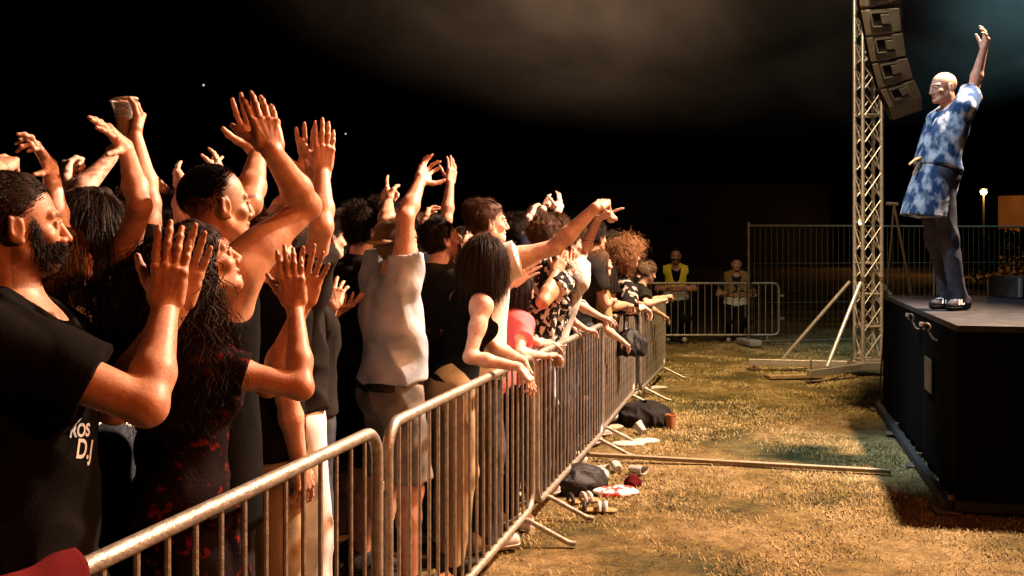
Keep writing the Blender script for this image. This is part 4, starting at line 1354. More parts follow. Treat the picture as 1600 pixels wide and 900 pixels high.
# ------------------------------------------------------------------ line array loudspeaker
CABM = mat('grey_textured_cabinet', (.23, .23, .235), .6, .3, bump=.35, bscale=140, col2=(.17, .17, .175), nscale=9)
DARK = mat('black_grille_metal', (.012, .011, .010), .5, .4, bump=.6, bscale=200)
def line_array():
    D = 9.6
    # corner pixels of every cabinet's visible side: front top, rear top, rear bottom, front bottom
    boxes = [((1336, -86), (1404, -90), (1406, -48), (1338, -37)), ((1338, -36), (1406, -44), (1408, 0), (1344, 13)), ((1345, 15), (1406, 12), (1409, 49), (1353, 57)),
             ((1353, 58), (1411, 51), (1416, 87), (1361, 98)), ((1362, 99), (1418, 90), (1427, 122), (1373, 138)),
             ((1375, 140), (1429, 124), (1441, 152), (1390, 170))]
    c0 = px(1375, 60, D)
    root = empty('line_array', c0, 0)
    tag(root, 'hanging curved column of grey loudspeaker cabinets beside the truss tower', 'loudspeaker')
    depth = nrm([.42, 1.0, 0])       # cabinet width runs away from the camera
    for q in boxes:
        P = [px(a, b, D) - c0 for a, b in q]
        # true rectangle-ish trapezoid: front edge leans, the width extruded away from the camera
        Wd = .95
        mb = MB()
        f0 = np.array(P); b0 = f0 + depth * Wd
        i = mb.addv(f0); j = mb.addv(b0)
        mb.quad([[i, i + 3, i + 2, i + 1], [j, j + 1, j + 2, j + 3]])
        for k in range(4):
            kk = (k + 1) % 4
            mb.quad([[i + k, i + kk, j + kk, j + k]])
        me = mb.mesh('cabinet')
        bm = bmesh.new(); bm.from_mesh(me); bmesh.ops.recalc_face_normals(bm, faces=bm.faces[:])
        bmesh.ops.bevel(bm, geom=bm.edges[:], offset=.012, segments=2, profile=.5, affect='EDGES'); bm.to_mesh(me); bm.free()
        cab = link_mesh('cabinet', me, CABM, root)
        ft, rt, rb, fb = P
        out = -depth
        # front grille: thin slab ahead of the front face, wrapped a little to the side
        mb = MB(); n = nrm(ft - rt)
        up = nrm(ft - fb)
        h = np.linalg.norm(ft - fb)
        mid = (ft + fb) / 2 + n * .012 + depth * Wd / 2
        mb.box(mid, (Wd * .96, .028, h * .92), np.stack([depth, n, up], 1), .006); mb.build('grille', DARK, cab)
        # side flange strip with pins along the front edge
        mb = MB(); cs = (ft + fb) / 2 - n * .03 + out * .006
        mb.box(cs, (.014, .055, h * .9), np.stack([depth, n, up], 1), .003); mb.build('rigging_strip', ALU, cab)
        # handle pocket: a frame proud of the side with a dark recess and a grip bar
        rt_d = nrm(rt - ft); hc = ft * .30 + fb * .22 + rt * .26 + rb * .22
        mb = MB()
        w_, hh = .17, h * .52
        for s_ in (-1, 1):
            mb.box(hc + up * s_ * hh / 2 + out * .008, (.018, w_, .016), np.stack([depth, -rt_d, up], 1), .003)
            mb.box(hc + rt_d * s_ * w_ / 2 + out * .008, (.018, .016, hh), np.stack([depth, -rt_d, up], 1), .003)
        mb.build('handle_frame', CABM, cab)
        mb = MB(); mb.box(hc + out * .003, (.010, w_ * .95, hh * .95), np.stack([depth, -rt_d, up], 1)); mb.build('handle_recess', RUBBER, cab)
        mb = MB(); mb.box(hc + rt_d * .045 + out * .013, (.018, .085, hh * .7), np.stack([depth, -rt_d, up], 1), .006); mb.build('grip', CABM, cab)
    # flying frame and chain up to the tower arm
    mb = MB(); t = px(1368, -95, D) - c0
    mb.box(t + depth * .45 + np.array([0, 0, .05]), (.5, .95, .06), np.stack([[1, 0, 0], depth, [0, 0, 1]], 1), .008); mb.build('flying_frame', FENCEM, root)
    mb = MB(); mb.tube([t + depth * .45 + np.array([0, 0, .08]), t + depth * .45 + np.array([0, 0, 2.4])], .02, 8); mb.build('hoist_chain', FENCEM, root)
line_array()
# ------------------------------------------------------------------ far things in the dark
def building(x0, x1, y, h, depth, m, lab, roofm, wins, cat='building', name='warehouse', rz=0, rise=0.0):
    root = empty(name, (x0, y, 0), rz); tag(root, lab, cat)
    L = x1 - x0
    mb = MB(); mb.box((L / 2, depth / 2, h / 2), (L, depth, h)); mb.build('wall', m, root)
    mb = MB()
    i = mb.addv([(-.3, -.4, h + .004), (L + .3, -.4, h + .004), (L + .3, depth / 2, h + rise + .15), (-.3, depth / 2, h + rise + .15), (-.3, depth + .4, h + .004), (L + .3, depth + .4, h + .004), (-.3, depth / 2, h + .004), (L + .3, depth / 2, h + .004)])
    mb.quad([[i, i + 1, i + 2, i + 3], [i + 3, i + 2, i + 5, i + 4], [i, i + 4, i + 5, i + 1]]); mb.tri([[i, i + 3, i + 4], [i + 1, i + 5, i + 2]]); mb.build('roof', roofm, root)
    for wx, wz, ww, wh in wins:
        fr = MB()
        for s_ in (-1, 1):
            fr.box((wx + s_ * ww / 2, -.03, wz), (.09, .09, wh + .09)); fr.box((wx, -.034, wz + s_ * wh / 2), (ww - .1, .08, .09))
        w_ = fr.build('window', roofm, root)
        pn = MB(); pn.box((wx, -.008, wz), (ww, .03, wh)); pn.build('pane', GLASSD, w_)
    return root
GLASSD = mat('dark_glass', (.02, .02, .022), .12, .6)
PLAST = mat('ochre_render', (.42, .24, .12), .9, .2, bump=.3, bscale=3, col2=(.32, .18, .09), nscale=.8)
HEDGEM = mat('dark_hedge_leaf', (.03, .04, .015), .7, .2)
DKROOF = mat('dark_roofing', (.05, .04, .035), .8, .2)
SHEDM = mat('dark_sheet_cladding', (.018, .015, .012), .7, .3, col2=(.026, .021, .017), nscale=2, stretch=(30, 1, .2))
building(29.3, 46, 60, 4.6, 12, PLAST, 'ochre warehouse wall glowing orange in the street lamp light', DKROOF, [(4.1, 3.3, .9, 1.3), (7.5, 3.3, .9, 1.3)], rz=-.8, rise=.5)
building(-18, 24, 75, 6.2, 14, SHEDM, 'long low dark shed barely visible behind the crowd', DKROOF, [(6, 3.6, 2, 1.2), (14, 3.6, 2, 1.2), (22, 3.6, 2, 1.2), (30, 3.6, 2, 1.2)], name='shed', rise=1.0)

def emit(name, col, st):
    m = bpy.data.materials.new(name); m.use_nodes = True; N = m.node_tree.nodes; b = N['Principled BSDF']
    b.inputs['Base Color'].default_value = (*col, 1); b.inputs['Emission Color'].default_value = (*col, 1); b.inputs['Emission Strength'].default_value = st
    return m
SODIUM = emit('sodium_lamp_glass', (1.0, .50, .16), 25)
WHITEL = emit('white_lamp_glass', (1.0, .9, .75), 0.7)
POLE = mat('painted_lamp_post', (.03, .028, .025), .6, .3)
def street_lamp(pxl, d, lab, power, r, group='street lamps beyond the fence', m=None, col=(1, .45, .12)):
    p = px(pxl[0], pxl[1], d)
    root = empty('street_lamp', (p[0], p[1], 0)); tag(root, lab, 'street lamp', group)
    mb = MB(); mb.tube([(0, 0, 0), (0, 0, p[2] * .5), (0, 0, p[2] - r)], [.09, .07, .05], 8); mb.build('post', POLE, root, smooth=True)
    mb = MB(); mb.lathe((0, 0, p[2]), [(.001, -r)] + [(r * math.sin(a), -r * math.cos(a)) for a in np.linspace(.3, 2.8, 8)] + [(.001, r)], 12); mb.build('lamp_globe', m or SODIUM, root, smooth=True)
    mb = MB(); mb.lathe((0, 0, p[2] + r), [(r * 1.2, 0), (r * .8, r * .4), (.001, r * .5)], 12); mb.build('lamp_cap', POLE, root, smooth=True)
    if power:
        l = bpy.data.lights.new('street_lamp_glow', 'POINT'); l.energy = power; l.color = col; l.shadow_soft_size = r
        lo = bpy.data.objects.new('street_lamp_glow', l); C.objects.link(lo); lo.location = (0, -r * 1.6, p[2] - r * .2); lo.parent = root
def hedge(x0, x1, y, h, lab, seed):
    g = np.random.default_rng(seed); root = empty('hedge', ((x0 + x1) / 2, y, 0)); tag(root, lab, 'hedge', 'dark hedges beyond the fence')
    L = x1 - x0; n = int(L * 420)
    x = g.uniform(-L / 2, L / 2, n); top = h * (.85 + .12 * np.sin(x * 1.3 + seed) + .08 * np.sin(x * 3.7 + 1)); z = top * np.sqrt(g.random(n)); y_ = g.normal(0, .45, n)
    t = np.stack([x, y_, z], 1); u_ = g.normal(size=(n, 3)); u_ /= np.linalg.norm(u_, axis=1)[:, None]; v_ = np.cross(u_, g.normal(size=(n, 3))); v_ /= np.linalg.norm(v_, axis=1)[:, None]
    V = np.stack([t - u_ * .16, t + v_ * .07, t + u_ * .16, t - v_ * .07], 1).reshape(-1, 3)
    link_mesh('foliage', mesh_np('foliage', V, np.arange(n)[:, None] * 4 + np.arange(4)), HEDGEM, root)
    mb = MB()
    for k in range(int(L / .9)): 
        xx = -L / 2 + .45 + k * .9; mb.tube([(xx, 0, 0), (xx + .05, .05, h * .4), (xx - .05, 0, h * .75)], [.06, .045, .02], 6)
    mb.build('stems', mat('hedge_bark', (.04, .03, .02), .9, .1), root)
hedge(19.5, 26.5, 44, 2.5, 'dark hedge in front of the orange lit warehouse wall', 2)
street_lamp((1537, 300), 55, 'orange street lamp on a post left of the glowing warehouse', 650, .17)
street_lamp((1345, 348), 70, 'small orange street lamp shining through the truss tower lattice', 160, .15)
street_lamp((318, 133), 80, 'tiny white lamp on a tall mast high above the raised arms', 0, .09, 'distant mast lamps', WHITEL)
street_lamp((540, 209), 80, 'tiny white lamp on a distant mast right of the clapping raised hands', 0, .07, 'distant mast lamps', WHITEL)

# leaning stand and gear behind the stage
def mic_stand():
    a = px(1397, 320, 11.4); b = px(1432, 455, 11.4)
    root = empty('speaker_stand', (b[0], b[1], 0)); tag(root, 'thin leaning metal stand with a short crossbar behind the stage', 'stand')
    base = np.array([b[0], b[1], 0])
    e = b + (b - a) * .62; e[2] = 0.0
    mb = MB(); mb.tube([a - base, (a + e) / 2 - base, e - base], .016, 8); mb.build('pole', FENCEM, root, smooth=True)
    mb = MB(); mb.tube([px(1385, 318, 11.4) - base, px(1403, 319, 11.4) - base], .02, 8); mb.build('crossbar', ALU, root, smooth=True)
    mb = MB(); q = px(1400, 420, 11.4); 
    mb.tube([a + np.array([0, 0, 0]) - base, np.array([a[0] - .05, a[1] + .3, 0]) - base], .012, 8); mb.build('rear_leg', FENCEM, root, smooth=True)
mic_stand()
CASEM = mat('worn_black_plywood', (.03, .026, .022), .6, .3, bump=.2, col2=(.05, .042, .035), nscale=10)
def flight_case(c, size, rz, lab):
    root = empty('flight_case', c, rz); tag(root, lab, 'equipment case', 'equipment cases behind the performer')
    w_, d_, h_ = size
    mb = MB(); mb.box((0, 0, h_ / 2), size, None, .006); mb.build('case_body', CASEM, root)
    for sx in (-1, 1):
        for sy in (-1, 1):
            mb = MB(); mb.bar((sx * w_ / 2, sy * d_ / 2, .012), (sx * w_ / 2, sy * d_ / 2, h_ - .012), .03, .03, .003); mb.build('corner_edge', ALU, root)
    mb = MB(); mb.box((0, -d_ / 2 - .004, h_ * .62), (w_ * .96, .008, .02)); mb.build('lid_seam', ALU, root)
    mb = MB(); mb.box((w_ * .2, -d_ / 2 - .008, h_ * .5), (.10, .016, .05), None, .004); mb.build('latch', ALU, root)
q = px(1545, 470, 10.6)
flight_case((q[0], 9.45, 1.158), (.85, .5, .20), .1, 'low black equipment case on the stage deck behind the shoes')
flight_case((q[0] + 1.0, 9.3, 1.158), (.9, .55, .24), -.05, 'low black equipment case at the right edge of the stage deck')
# floor light on the case
root = empty('floor_light', (q[0] + .18, 9.42, 1.36), .3); tag(root, 'small pale strip light fixture lying on the black case', 'light fixture')
mb = MB(); mb.box((0, 0, .03), (.34, .06, .045), None, .008); mb.build('housing', ALU, root)
for i in range(5):
    mb = MB(); mb.lathe((-.13 + i * .065, -.03, .032), [(.001, 0), (.018, 0), (.022, .012)], 10, np.array([[1, 0, 0], [0, 0, -1], [0, 1, 0.]])); mb.build('lens', WHITEP if 'WHITEP' in globals() else ALU, root)
# potted shrub at the right edge
def shrub(base, h, lab):
    root = empty('potted_shrub', base); tag(root, lab, 'shrub')
    g = np.random.default_rng(3)
    mb = MB(); mb.lathe((0, 0, 0), [(.001, 0), (.13, 0), (.17, .26), (.155, .26), (.15, .22), (.001, .22)], 16); mb.build('pot', CASEM, root)
    mb = MB(); tips = []
    for _ in range(14):
        a = g.uniform(0, 6.28); e = np.array([math.cos(a) * g.uniform(.1, .3), math.sin(a) * g.uniform(.1, .3), h * g.uniform(.55, 1)])
        mb.tube([(0, 0, .2), e * [.4, .4, .6] + [0, 0, .05], e], [.008, .006, .003], 5); tips.append(e)
    mb.build('branches', mat('shrub_bark', (.05, .035, .02), .9, .2), root)
    n = 1500; t = np.array(tips)[g.integers(0, 14, n)] * g.uniform(.45, 1.05, n)[:, None] + g.normal(0, .05, (n, 3)) + [0, 0, .08]
    u_ = g.normal(size=(n, 3)); u_ /= np.linalg.norm(u_, axis=1)[:, None]; v_ = np.cross(u_, g.normal(size=(n, 3))); v_ /= np.linalg.norm(v_, axis=1)[:, None]
    V = np.stack([t - u_ * .035, t + v_ * .012, t + u_ * .035, t - v_ * .012], 1).reshape(-1, 3)
    link_mesh('leaves', mesh_np('leaves', V, np.arange(n)[:, None] * 4 + np.arange(4)), mat('shrub_leaf', (.05, .07, .02), .6, .3), root)
q = px(1592, 430, 11.2)
shrub((q[0] + .25, 11.1, 0), 1.55, 'dark leafy shrub at the right edge behind the stage')

# ------------------------------------------------------------------ litter
g = np.random.default_rng(11)
CUPM = mat('frosted_plastic_cup', (.62, .58, .52), .3, .5); CUPM.node_tree.nodes['Principled BSDF'].inputs['Transmission Weight'].default_value = .35
BEER = mat('amber_beer', (.80, .33, .06), .25, .5)
CLEAR = mat('clear_plastic', (.92, .90, .88), .08, .5); CLEAR.node_tree.nodes['Principled BSDF'].inputs['Transmission Weight'].default_value = .88; CLEAR.node_tree.nodes['Principled BSDF'].inputs['IOR'].default_value = 1.12
BROWNC = mat('brown_paper_cup', (.30, .11, .045), .6, .3)
WHITEP = mat('white_plastic', (.42, .40, .36), .5, .3, bump=.2)
CARD = mat('grubby_cardboard', (.30, .22, .13), .8, .2, bump=.4, col2=(.40, .32, .22), nscale=15)
def frame_from(z, spin=0):
    z = nrm(z); x = nrm(np.cross([0.3, .9, .2], z)); y = np.cross(z, x)
    return np.stack([x, y, z], 1) @ rotz(spin)
def cup_mesh(h=.125, r0=.030, r1=.046, crush=0.0, seed=0, R=None):
    mb = MB()
    prof = [(.001, 0), (r0, 0), (r0 + .001, .004), (r0 + (r1 - r0) * .5, h * .5), (r1, h), (r1 + .003, h + .001), (r1 + .003, h - .004), (r1 - .0025, h - .002), (r0 + (r1 - r0) * .5 - .0015, h * .5), (r0 - .002, .006), (.001, .006)]
    mb.lathe((0, 0, 0), prof, 24)
    V = np.concatenate(mb.V)
    if crush:
        gg = np.random.default_rng(seed); a = gg.uniform(0, 6.28)
        d = np.array([math.cos(a), math.sin(a)])
        q = V[:, :2] @ d
        V[:, :2] -= np.outer(q, d) * crush * (0.4 + V[:, 2:3] / h * .8)
        V += .004 * np.sin(V[:, [1, 2, 0]] * 120 + a)
    if R is not None: V = V @ R.T
    V[:, 2] -= V[:, 2].min() if R is not None else 0
    mb.V = [V]
    return mb.mesh('plastic_cup', True)
def litter_cup(x, y, d, lab, m, standing=False, crush=.35, h=.125, group='cups dropped on the grass'):
    if d is None: d = EYE * F / (y - HZ)
    p = px(x, y, d); z = gz(p[0], p[1]) - .004
    R = np.eye(3) if standing else frame_from([math.cos(x), math.sin(x * 1.7), .12], x)
    o = link_mesh('plastic_cup', cup_mesh(h, crush=crush, seed=int(x), R=R), m, None, (p[0], p[1], z))
    tag(o, lab, 'cup', group); return o
litter_cup(1048, 669, None, 'brown and white cup standing alone on the grass in the pit', BROWNC, True, 0.05, .12)
litter_cup(1007, 680, None, 'clear crushed cup lying beside the barrier feet under the hanging black bag', CUPM)
litter_cup(832, 830, None, 'pale crushed cup lying under the nearest barrier foot in the pit', CUPM)
litter_cup(931, 738, None, 'white cup on its side between the black bag and the long pole', WHITEP)
litter_cup(915, 725, None, 'small white cup against the barrier left of the long pole', WHITEP, h=.09)
litter_cup(986, 737, None, 'white cup tipped over behind the red and white packet', WHITEP)
litter_cup(966, 737, None, 'clear cup lying just below the long pole', CUPM)
litter_cup(944, 752, None, 'white crumpled cup right beside the dropped black bag', WHITEP, h=.10)
litter_cup(1003, 650, None, 'pale cup beside the dark jacket heap', CUPM)
litter_cup(1022, 618, None, 'pale squashed cup at the foot of the fifth barrier', CUPM, crush=.6)
litter_cup(1013, 600, None, 'white squashed cup far along the barrier feet', WHITEP, crush=.6)
# cups and cans behind the bars among the feet
for i in range(26):
    t_ = g.uniform(3.3, 7.8); off = -g.uniform(.15, 1.5)
    p = bline(t_, off)
    R = frame_from([math.cos(i), math.sin(i * 1.7), .1], i)
    o = link_mesh('plastic_cup', cup_mesh(.12, crush=.2 + .5 * g.random(), seed=i, R=R), [CUPM, WHITEP, CUPM, BROWNC][i % 4], None, (p[0], p[1], gz(p[0], p[1]) - .008))
    tag(o, 'trodden plastic cup on the ground among the feet behind the bars', 'cup', 'trodden cups among the feet')
def crumple(name, c, size, m, lab, cat, seed, amp=.35, group=None, vox=.012, rot=0):
    gg = np.random.default_rng(seed)
    R = rotz(rot)
    pr = [ell(np.array([0, 0, size[2] * .45]), size, R, .03)]
    for _ in range(5):
        o_ = gg.uniform(-.7, .7, 3) * size * [1, 1, .35]
        pr.append(ell(R @ o_ + [0, 0, size[2] * .4], np.asarray(size) * gg.uniform(.35, .65), R, .02))
    for p in pr: p.clip = [(np.array([0, 0, .0]), np.array([0, 0, -1.]))]
    V, Q = sculpt(pr, vox, (), 0, folds(min(size) * amp * .75, seed, 38))
    o = link_mesh(name, mesh_np(name, V, Q), m, None, c); tag(o, lab, cat, group)
    return o
def gp(x, y):
    d = EYE * F / (y - HZ); p = px(x, y, d); p[2] = gz(p[0], p[1]) - .012; return p
crumple('black_bag', gp(905, 763), (.20, .15, .12), CL['leather'], 'slumped black bag dropped on the grass beside the barrier', 'bag', 4, rot=.5)
crumple('dark_jacket', gp(1009, 661), (.24, .22, .14), CL['coal'], 'dark jacket heap at the barrier foot below the hanging bag', 'jacket', 8, rot=.2, amp=.5)
crumple('snack_packet', gp(966, 770), (.13, .08, .035), mat('red_and_white_packet', (.65, .06, .05), .35, .5, col2=(.8, .76, .72), nscale=16, lo=.47, hi=.53), 'crumpled red and white packet on the grass right of the black bag', 'packet', 9, rot=.3, vox=.006)
crumple('red_can', gp(989, 757), (.05, .045, .055), CL['red'], 'small dark red crushed can behind the packet', 'can', 10, vox=.006)
for i, (x, y, sx) in enumerate([(982, 694, .14), (908, 672, .13), (1010, 690, .12), (1015, 640, .13), (1020, 607, .16), (960, 667, .10)]):
    crumple('paper_scrap', gp(x, y), (sx, .05, .022), CARD if i % 2 else WHITEP, ['long pale cardboard scrap lying right of the fourth barrier foot', 'pale folded scrap caught under the bottom rail of the third barrier', 'small white scrap in the grass near the clear cup',
            'white scrap of card below the dark jacket heap', 'white scrap far along the barrier feet', 'small paper ball beside the joint of the third and fourth barriers'][i], 'litter', 20 + i, rot=.1 * i, vox=.007, group='paper scraps by the barrier')
# the pair of sandals
def sandal(x, y, rz, lab):
    p = gp(x, y); root = empty('sandal', (p[0], p[1], p[2] + .004), rz); tag(root, lab, 'sandal', 'pair of sandals on the grass')
    pr = [rc([-.09, 0, .012], [.10, .005, .012], .036, .042, .02, flat=(np.array([0, 0, 1.]), .32))]
    V, Q = sculpt(pr, .006); link_mesh('sole', mesh_np('sole', V, Q), mat('tan_sole', (.30, .17, .07), .7, .3), root)
    for x0 in (-.06, .03, .07):
        mb = MB(); a = np.linspace(0, math.pi, 9); mb.tube(np.stack([x0 + 0 * a, .044 * np.cos(a), .016 + .045 * np.sin(a)], 1), .013, 8); mb.build('strap', WHITEP if x0 != -.06 else CL['leather'], root, smooth=True)
sandal(905, 783, .35, 'pale strapped sandal lying beside the slumped black bag, the left one of the pair')
sandal(929, 797, -.1, 'pale strapped sandal nearer the camera, the right one of the pair')
# long pole across the pit
mb = MB(); a = gp(915, 716); b = gp(1392, 741)
a[2] = .03; b[2] = .02
mb.bar(a, b, .048, .028, .004); mb.build('timber_pole', mat('pale_timber', (.26, .21, .14), .8, .15, bump=.3, col2=(.19, .15, .09), nscale=10, stretch=(1, 8, 8)))
tag(bpy.data.objects['timber_pole'], 'long thin pale timber batten lying across the pit floor to the stage', 'batten')

# bag hung from the barrier
def hung_bag():
    d = 9.0; t = bline(d, .10); 
    c = px(985, 531, 9.05)
    o = crumple('hanging_bag', (c[0], c[1], c[2] - .13), (.13, .10, .15), CL['leather'], 'black leather bag hanging from the top rail of the barrier', 'bag', 14, amp=.5, vox=.009)
    mb = MB(); b_ = np.array([c[0], c[1], c[2] - .13]); r_ = bline(d); 
    mb.tube([np.array([-.06, 0, .22]), np.array([-.05, -.02, .36]), np.array([r_[0] - b_[0], r_[1] - b_[1], 1.045 - b_[2]]), np.array([.04, .02, .36]), np.array([.06, 0, .22])], .008, 6)
    mb.build('strap', CL['leather'], o, smooth=True)
hung_bag()
# dark red cloth over the near rail
def rail_cloth():
    d0, d1 = 1.45, 1.95
    n = 40; m_ = 22
    V = []
    for i in range(n + 1):
        d = d0 + (d1 - d0) * i / n
        c = bline(d)
        for j in range(m_ + 1):
            t = (j / m_ - .5) * 2
            s_ = abs(t)
            droop = .0 if s_ < .18 else (s_ - .18) * .42 * (1 - .10 * math.sin(i * .5 + j))
            wob = .012 * math.sin(i * .9 + j * .35) + .008 * math.sin(i * .37 - j * .8)
            o_ = np.clip(t / .18, -1, 1) * .030 + np.sign(t) * max(0, s_ - .18) * (.07 + wob)
            zz = 1.037 + .024 * math.cos(min(s_ / .18, 1) * 1.57) - droop + .010 * math.sin(i * .6 + 1.3 * math.sin(j * .5)) * min(1, s_ * 3 + .3)
            V.append(c + BN * o_ + np.array([0, 0, zz]))
    V = np.array(V); base = V.mean(0) * [1, 1, 0]
    i, j = np.meshgrid(np.arange(n), np.arange(m_), indexing='ij'); k = (i * (m_ + 1) + j).ravel()
    mb = MB(); mb.addv(V - base); mb.quad(np.stack([k, k + 1, k + m_ + 2, k + m_ + 1], 1))
    o = mb.build('red_jacket', CL['red'], None, base, smooth=True)
    sd_ = o.modifiers.new('thick', 'SOLIDIFY'); sd_.thickness = .012
    tag(o, 'dark red jacket draped over the near barrier rail in the bottom left corner', 'jacket')
rail_cloth()

# ------------------------------------------------------------------ stage smoke
def smoke(lo, hi, dens, col, nm, scale=.45, thr=(.42, .72), seed=0.0):
    m = bpy.data.materials.new(nm); m.use_nodes = True; t = m.node_tree; N = t.nodes; L = t.links
    N.remove(N['Principled BSDF'])
    v = N.new('ShaderNodeVolumePrincipled'); v.inputs['Color'].default_value = (*col, 1); v.inputs['Anisotropy'].default_value = .2
    tc = N.new('ShaderNodeTexCoord'); n = N.new('ShaderNodeTexNoise'); n.inputs['Scale'].default_value = scale; n.inputs['Detail'].default_value = 6; n.inputs['Roughness'].default_value = .6; n.inputs['Distortion'].default_value = .9
    mp = N.new('ShaderNodeMapping'); mp.inputs['Location'].default_value = (seed, seed * .7, 0); mp.inputs['Scale'].default_value = (.8, .8, 1.2)
    L.new(tc.outputs['Object'], mp.inputs[0]); L.new(mp.outputs[0], n.inputs['Vector'])
    r = N.new('ShaderNodeMapRange'); r.inputs['From Min'].default_value = thr[0]; r.inputs['From Max'].default_value = thr[1]; r.inputs['To Max'].default_value = dens
    L.new(n.outputs['Fac'], r.inputs['Value'])
    # thins out towards the domain's walls: soft falloff on the distance from its centre
    g_ = N.new('ShaderNodeVectorMath'); g_.operation = 'DIVIDE'; hs_ = (np.array(hi) - lo) / 2; g_.inputs[1].default_value = tuple(hs_)
    L.new(tc.outputs['Object'], g_.inputs[0])
    ln = N.new('ShaderNodeVectorMath'); ln.operation = 'LENGTH'; L.new(g_.outputs[0], ln.inputs[0])
    f = N.new('ShaderNodeMapRange'); f.inputs['From Min'].default_value = .25; f.inputs['From Max'].default_value = 1.0; f.inputs['To Min'].default_value = 1.0; f.inputs['To Max'].default_value = 0.0
    L.new(ln.outputs['Value'], f.inputs['Value'])
    mu = N.new('ShaderNodeMath'); mu.operation = 'MULTIPLY'; L.new(r.outputs[0], mu.inputs[0]); L.new(f.outputs[0], mu.inputs[1])
    L.new(mu.outputs[0], v.inputs['Density']); L.new(v.outputs[0], N['Material Output'].inputs['Volume'])
    c = (np.array(lo) + hi) / 2
    mb = MB()
    for zz in (0,):
        pass
    a = hs_
    prof = [(.001, -1)] + [(math.sin(q), -math.cos(q)) for q in np.linspace(.2, 2.94, 10)] + [(.001, 1)]
    mb.lathe((0, 0, 0), prof, 20)
    V = np.concatenate(mb.V) * a; mb.V = [V]
    o = mb.build('smoke', m, None, c); tag(o, kind='stuff'); tag(o, 'drifting stage smoke lit above the pit')
    return o
smoke((-5.0, 11.5, 3.2), (11.5, 19.0, 10.5), .20, (.95, .9, .85), 'warm_stage_smoke', .62, (.36, .70), 1.7)
# ================================================================== PEOPLE
# arms: (elbow px, wrist px, fingertip px, palm normal, hand pose); each px is (x, y, -1 nearer | +1 farther)
# --- front row, left
J1 = person('bearded man in a black t-shirt clapping at the far left, right up against the camera', (22, 352, 2.34), 12, hy=36, hp=2, w=1.15, s=1.08, neckf=-.05, skin='b', q=3,
       hair=(('short', .026, -.9, .014), 'dark'), beard=1, top=('tee', 'black', {'sl': .62, 'hem': -.12, 'loose': .03}), bottom=('trousers', 'darkdenim'),
       R=((262, 648, 1), (258, 482, 1), (276, 335, 1), (-.25, .95, .1), 'clap'), L=('pair', .062, .0, -.02, (-.5, -.2, -1), 'clap', -.18),
       band=[(1, WBAND, .018, .012), (1, RUBBER, .008, .032)], lean=(0, .02))
J2 = person('woman with dark curly hair in a black and red lace dress, chin raised, clapping', (310, 413, 2.72), 20, hy=34, hp=25, sex='f', skin='b', q=3, mouth=.6,
       hair=(('wavy', .40, 1.0), 'dark'), top=('dress', 'lace', {'sl': .5, 'skirt': .25}), bottom=None,
       R=((470, 606, -1), (461, 480, 1), (448, 362, 1), (-.2, .95, .1), 'clap'), L=('pair', .06, .0, -.02, (-.3, 0, -1), 'spread', -.4),
       band=[(1, WBAND, .014, .012), (1, RUBBER, .007, .030)], lean=(0, -.05))
J3 = person('man with a buzz cut in a black sleeveless top clapping high above his head', (338, 320, 3.10), 48, hy=42, hp=4, skin='b', q=3,
       hair=(('buzz',), 'black'), top=('tank', 'black', {'hem': -.20, 'loose': .05}), bottom=('trousers', 'coal'),
       R=((480, 322, 1), (424, 236, -1), (404, 150, 1), (-.45, .85, 0), 'clap'), L=((388, 318, 1), (403, 240, 1), (385, 160, 1), (.45, -.85, 0), 'spread'),
       band=[(-1, WBAND, .014, .02)], lean=(0, .04))
J4 = person('woman with long dark hair clapping low, just right of the lace dress woman', (476, 405, 4.1), 45, sex='f', skin='a', q=2, hair=(('long', .35), 'dark'),
       top=('tee', 'coal', {'hem': .06}), bottom=('trousers', 'darkdenim'), R=((505, 520, 1), (520, 478, -1), (532, 430, 1), (0, .6, -.5), 'spread'),
       L=((480, 520, 1), (530, 485, 1), (560, 465, -1), (-.2, .2, .9), 'spread'))
J4b = person('man in beige trousers half hidden behind the lace dress woman', (416, 388, 3.72), 50, skin='a', q=2, hair=(('short', .04, .3), 'brown'), top=('tee', 'black'), bottom=('trousers', 'beige', {'cuff': .08}), R='down', L='down')
J5 = person('fan in pale jeans right of the buzz cut man, both hands clapping overhead', (452, 378, 3.9), 50, skin='a', q=2, hair=(('short', .05, .3), 'brown'), top=('tee', 'coal', {'hem': .07}), bottom=('trousers', 'whitejean', {'cuff': .075, 'waist': .12}),
       R=((503, 355, -1), (503, 268, 1), (510, 195, 1), (-.4, .9, 0), 'clap'), L=('pair', .055, -.02, .03, (-.6, .3, -.6), 'spread', .15), band=[(1, WBAND, .014, .015)])
# --- left, behind the bearded man
J6 = person('woman in a sequin top behind the bearded man, one bent hand raised high', (92, 412, 2.95), 55, sex='f', skin='c', q=2, hair=(('long', .3), 'brown'), top=('tank', 'sequin'),
       R=((92, 372, 1), (78, 258, 1), (40, 205, -1), (-.5, .2, -.6), 'claw'), L='front')
J7 = person('woman with long straight brown hair seen from behind with one open hand raised', (150, 352, 3.25), 62, hy=70, sex='f', skin='a', q=3, hair=(('long', .55), 'dark'), top=('tank', 'sequin', {'hem': 0}),
       R=((218, 322, -1), (196, 228, 1), (146, 182, -1), (-.6, .1, -.6), 'flat'), L='front', band=[(1, RUBBER, .008, .012)], lean=(0, .03))
J8 = person('fan hidden behind the long haired woman, holding a beer cup overhead', (205, 365, 3.55), 55, skin='a', q=2, hair=(('short', .05, .3), 'dark'), top=('tee', 'coal'),
       R=((232, 318, 1), (210, 214, 1), (222, 168, 1), (-.6, -.6, 0), 'hold'), L='down', band=[(1, RUBBER, .010, .012)])
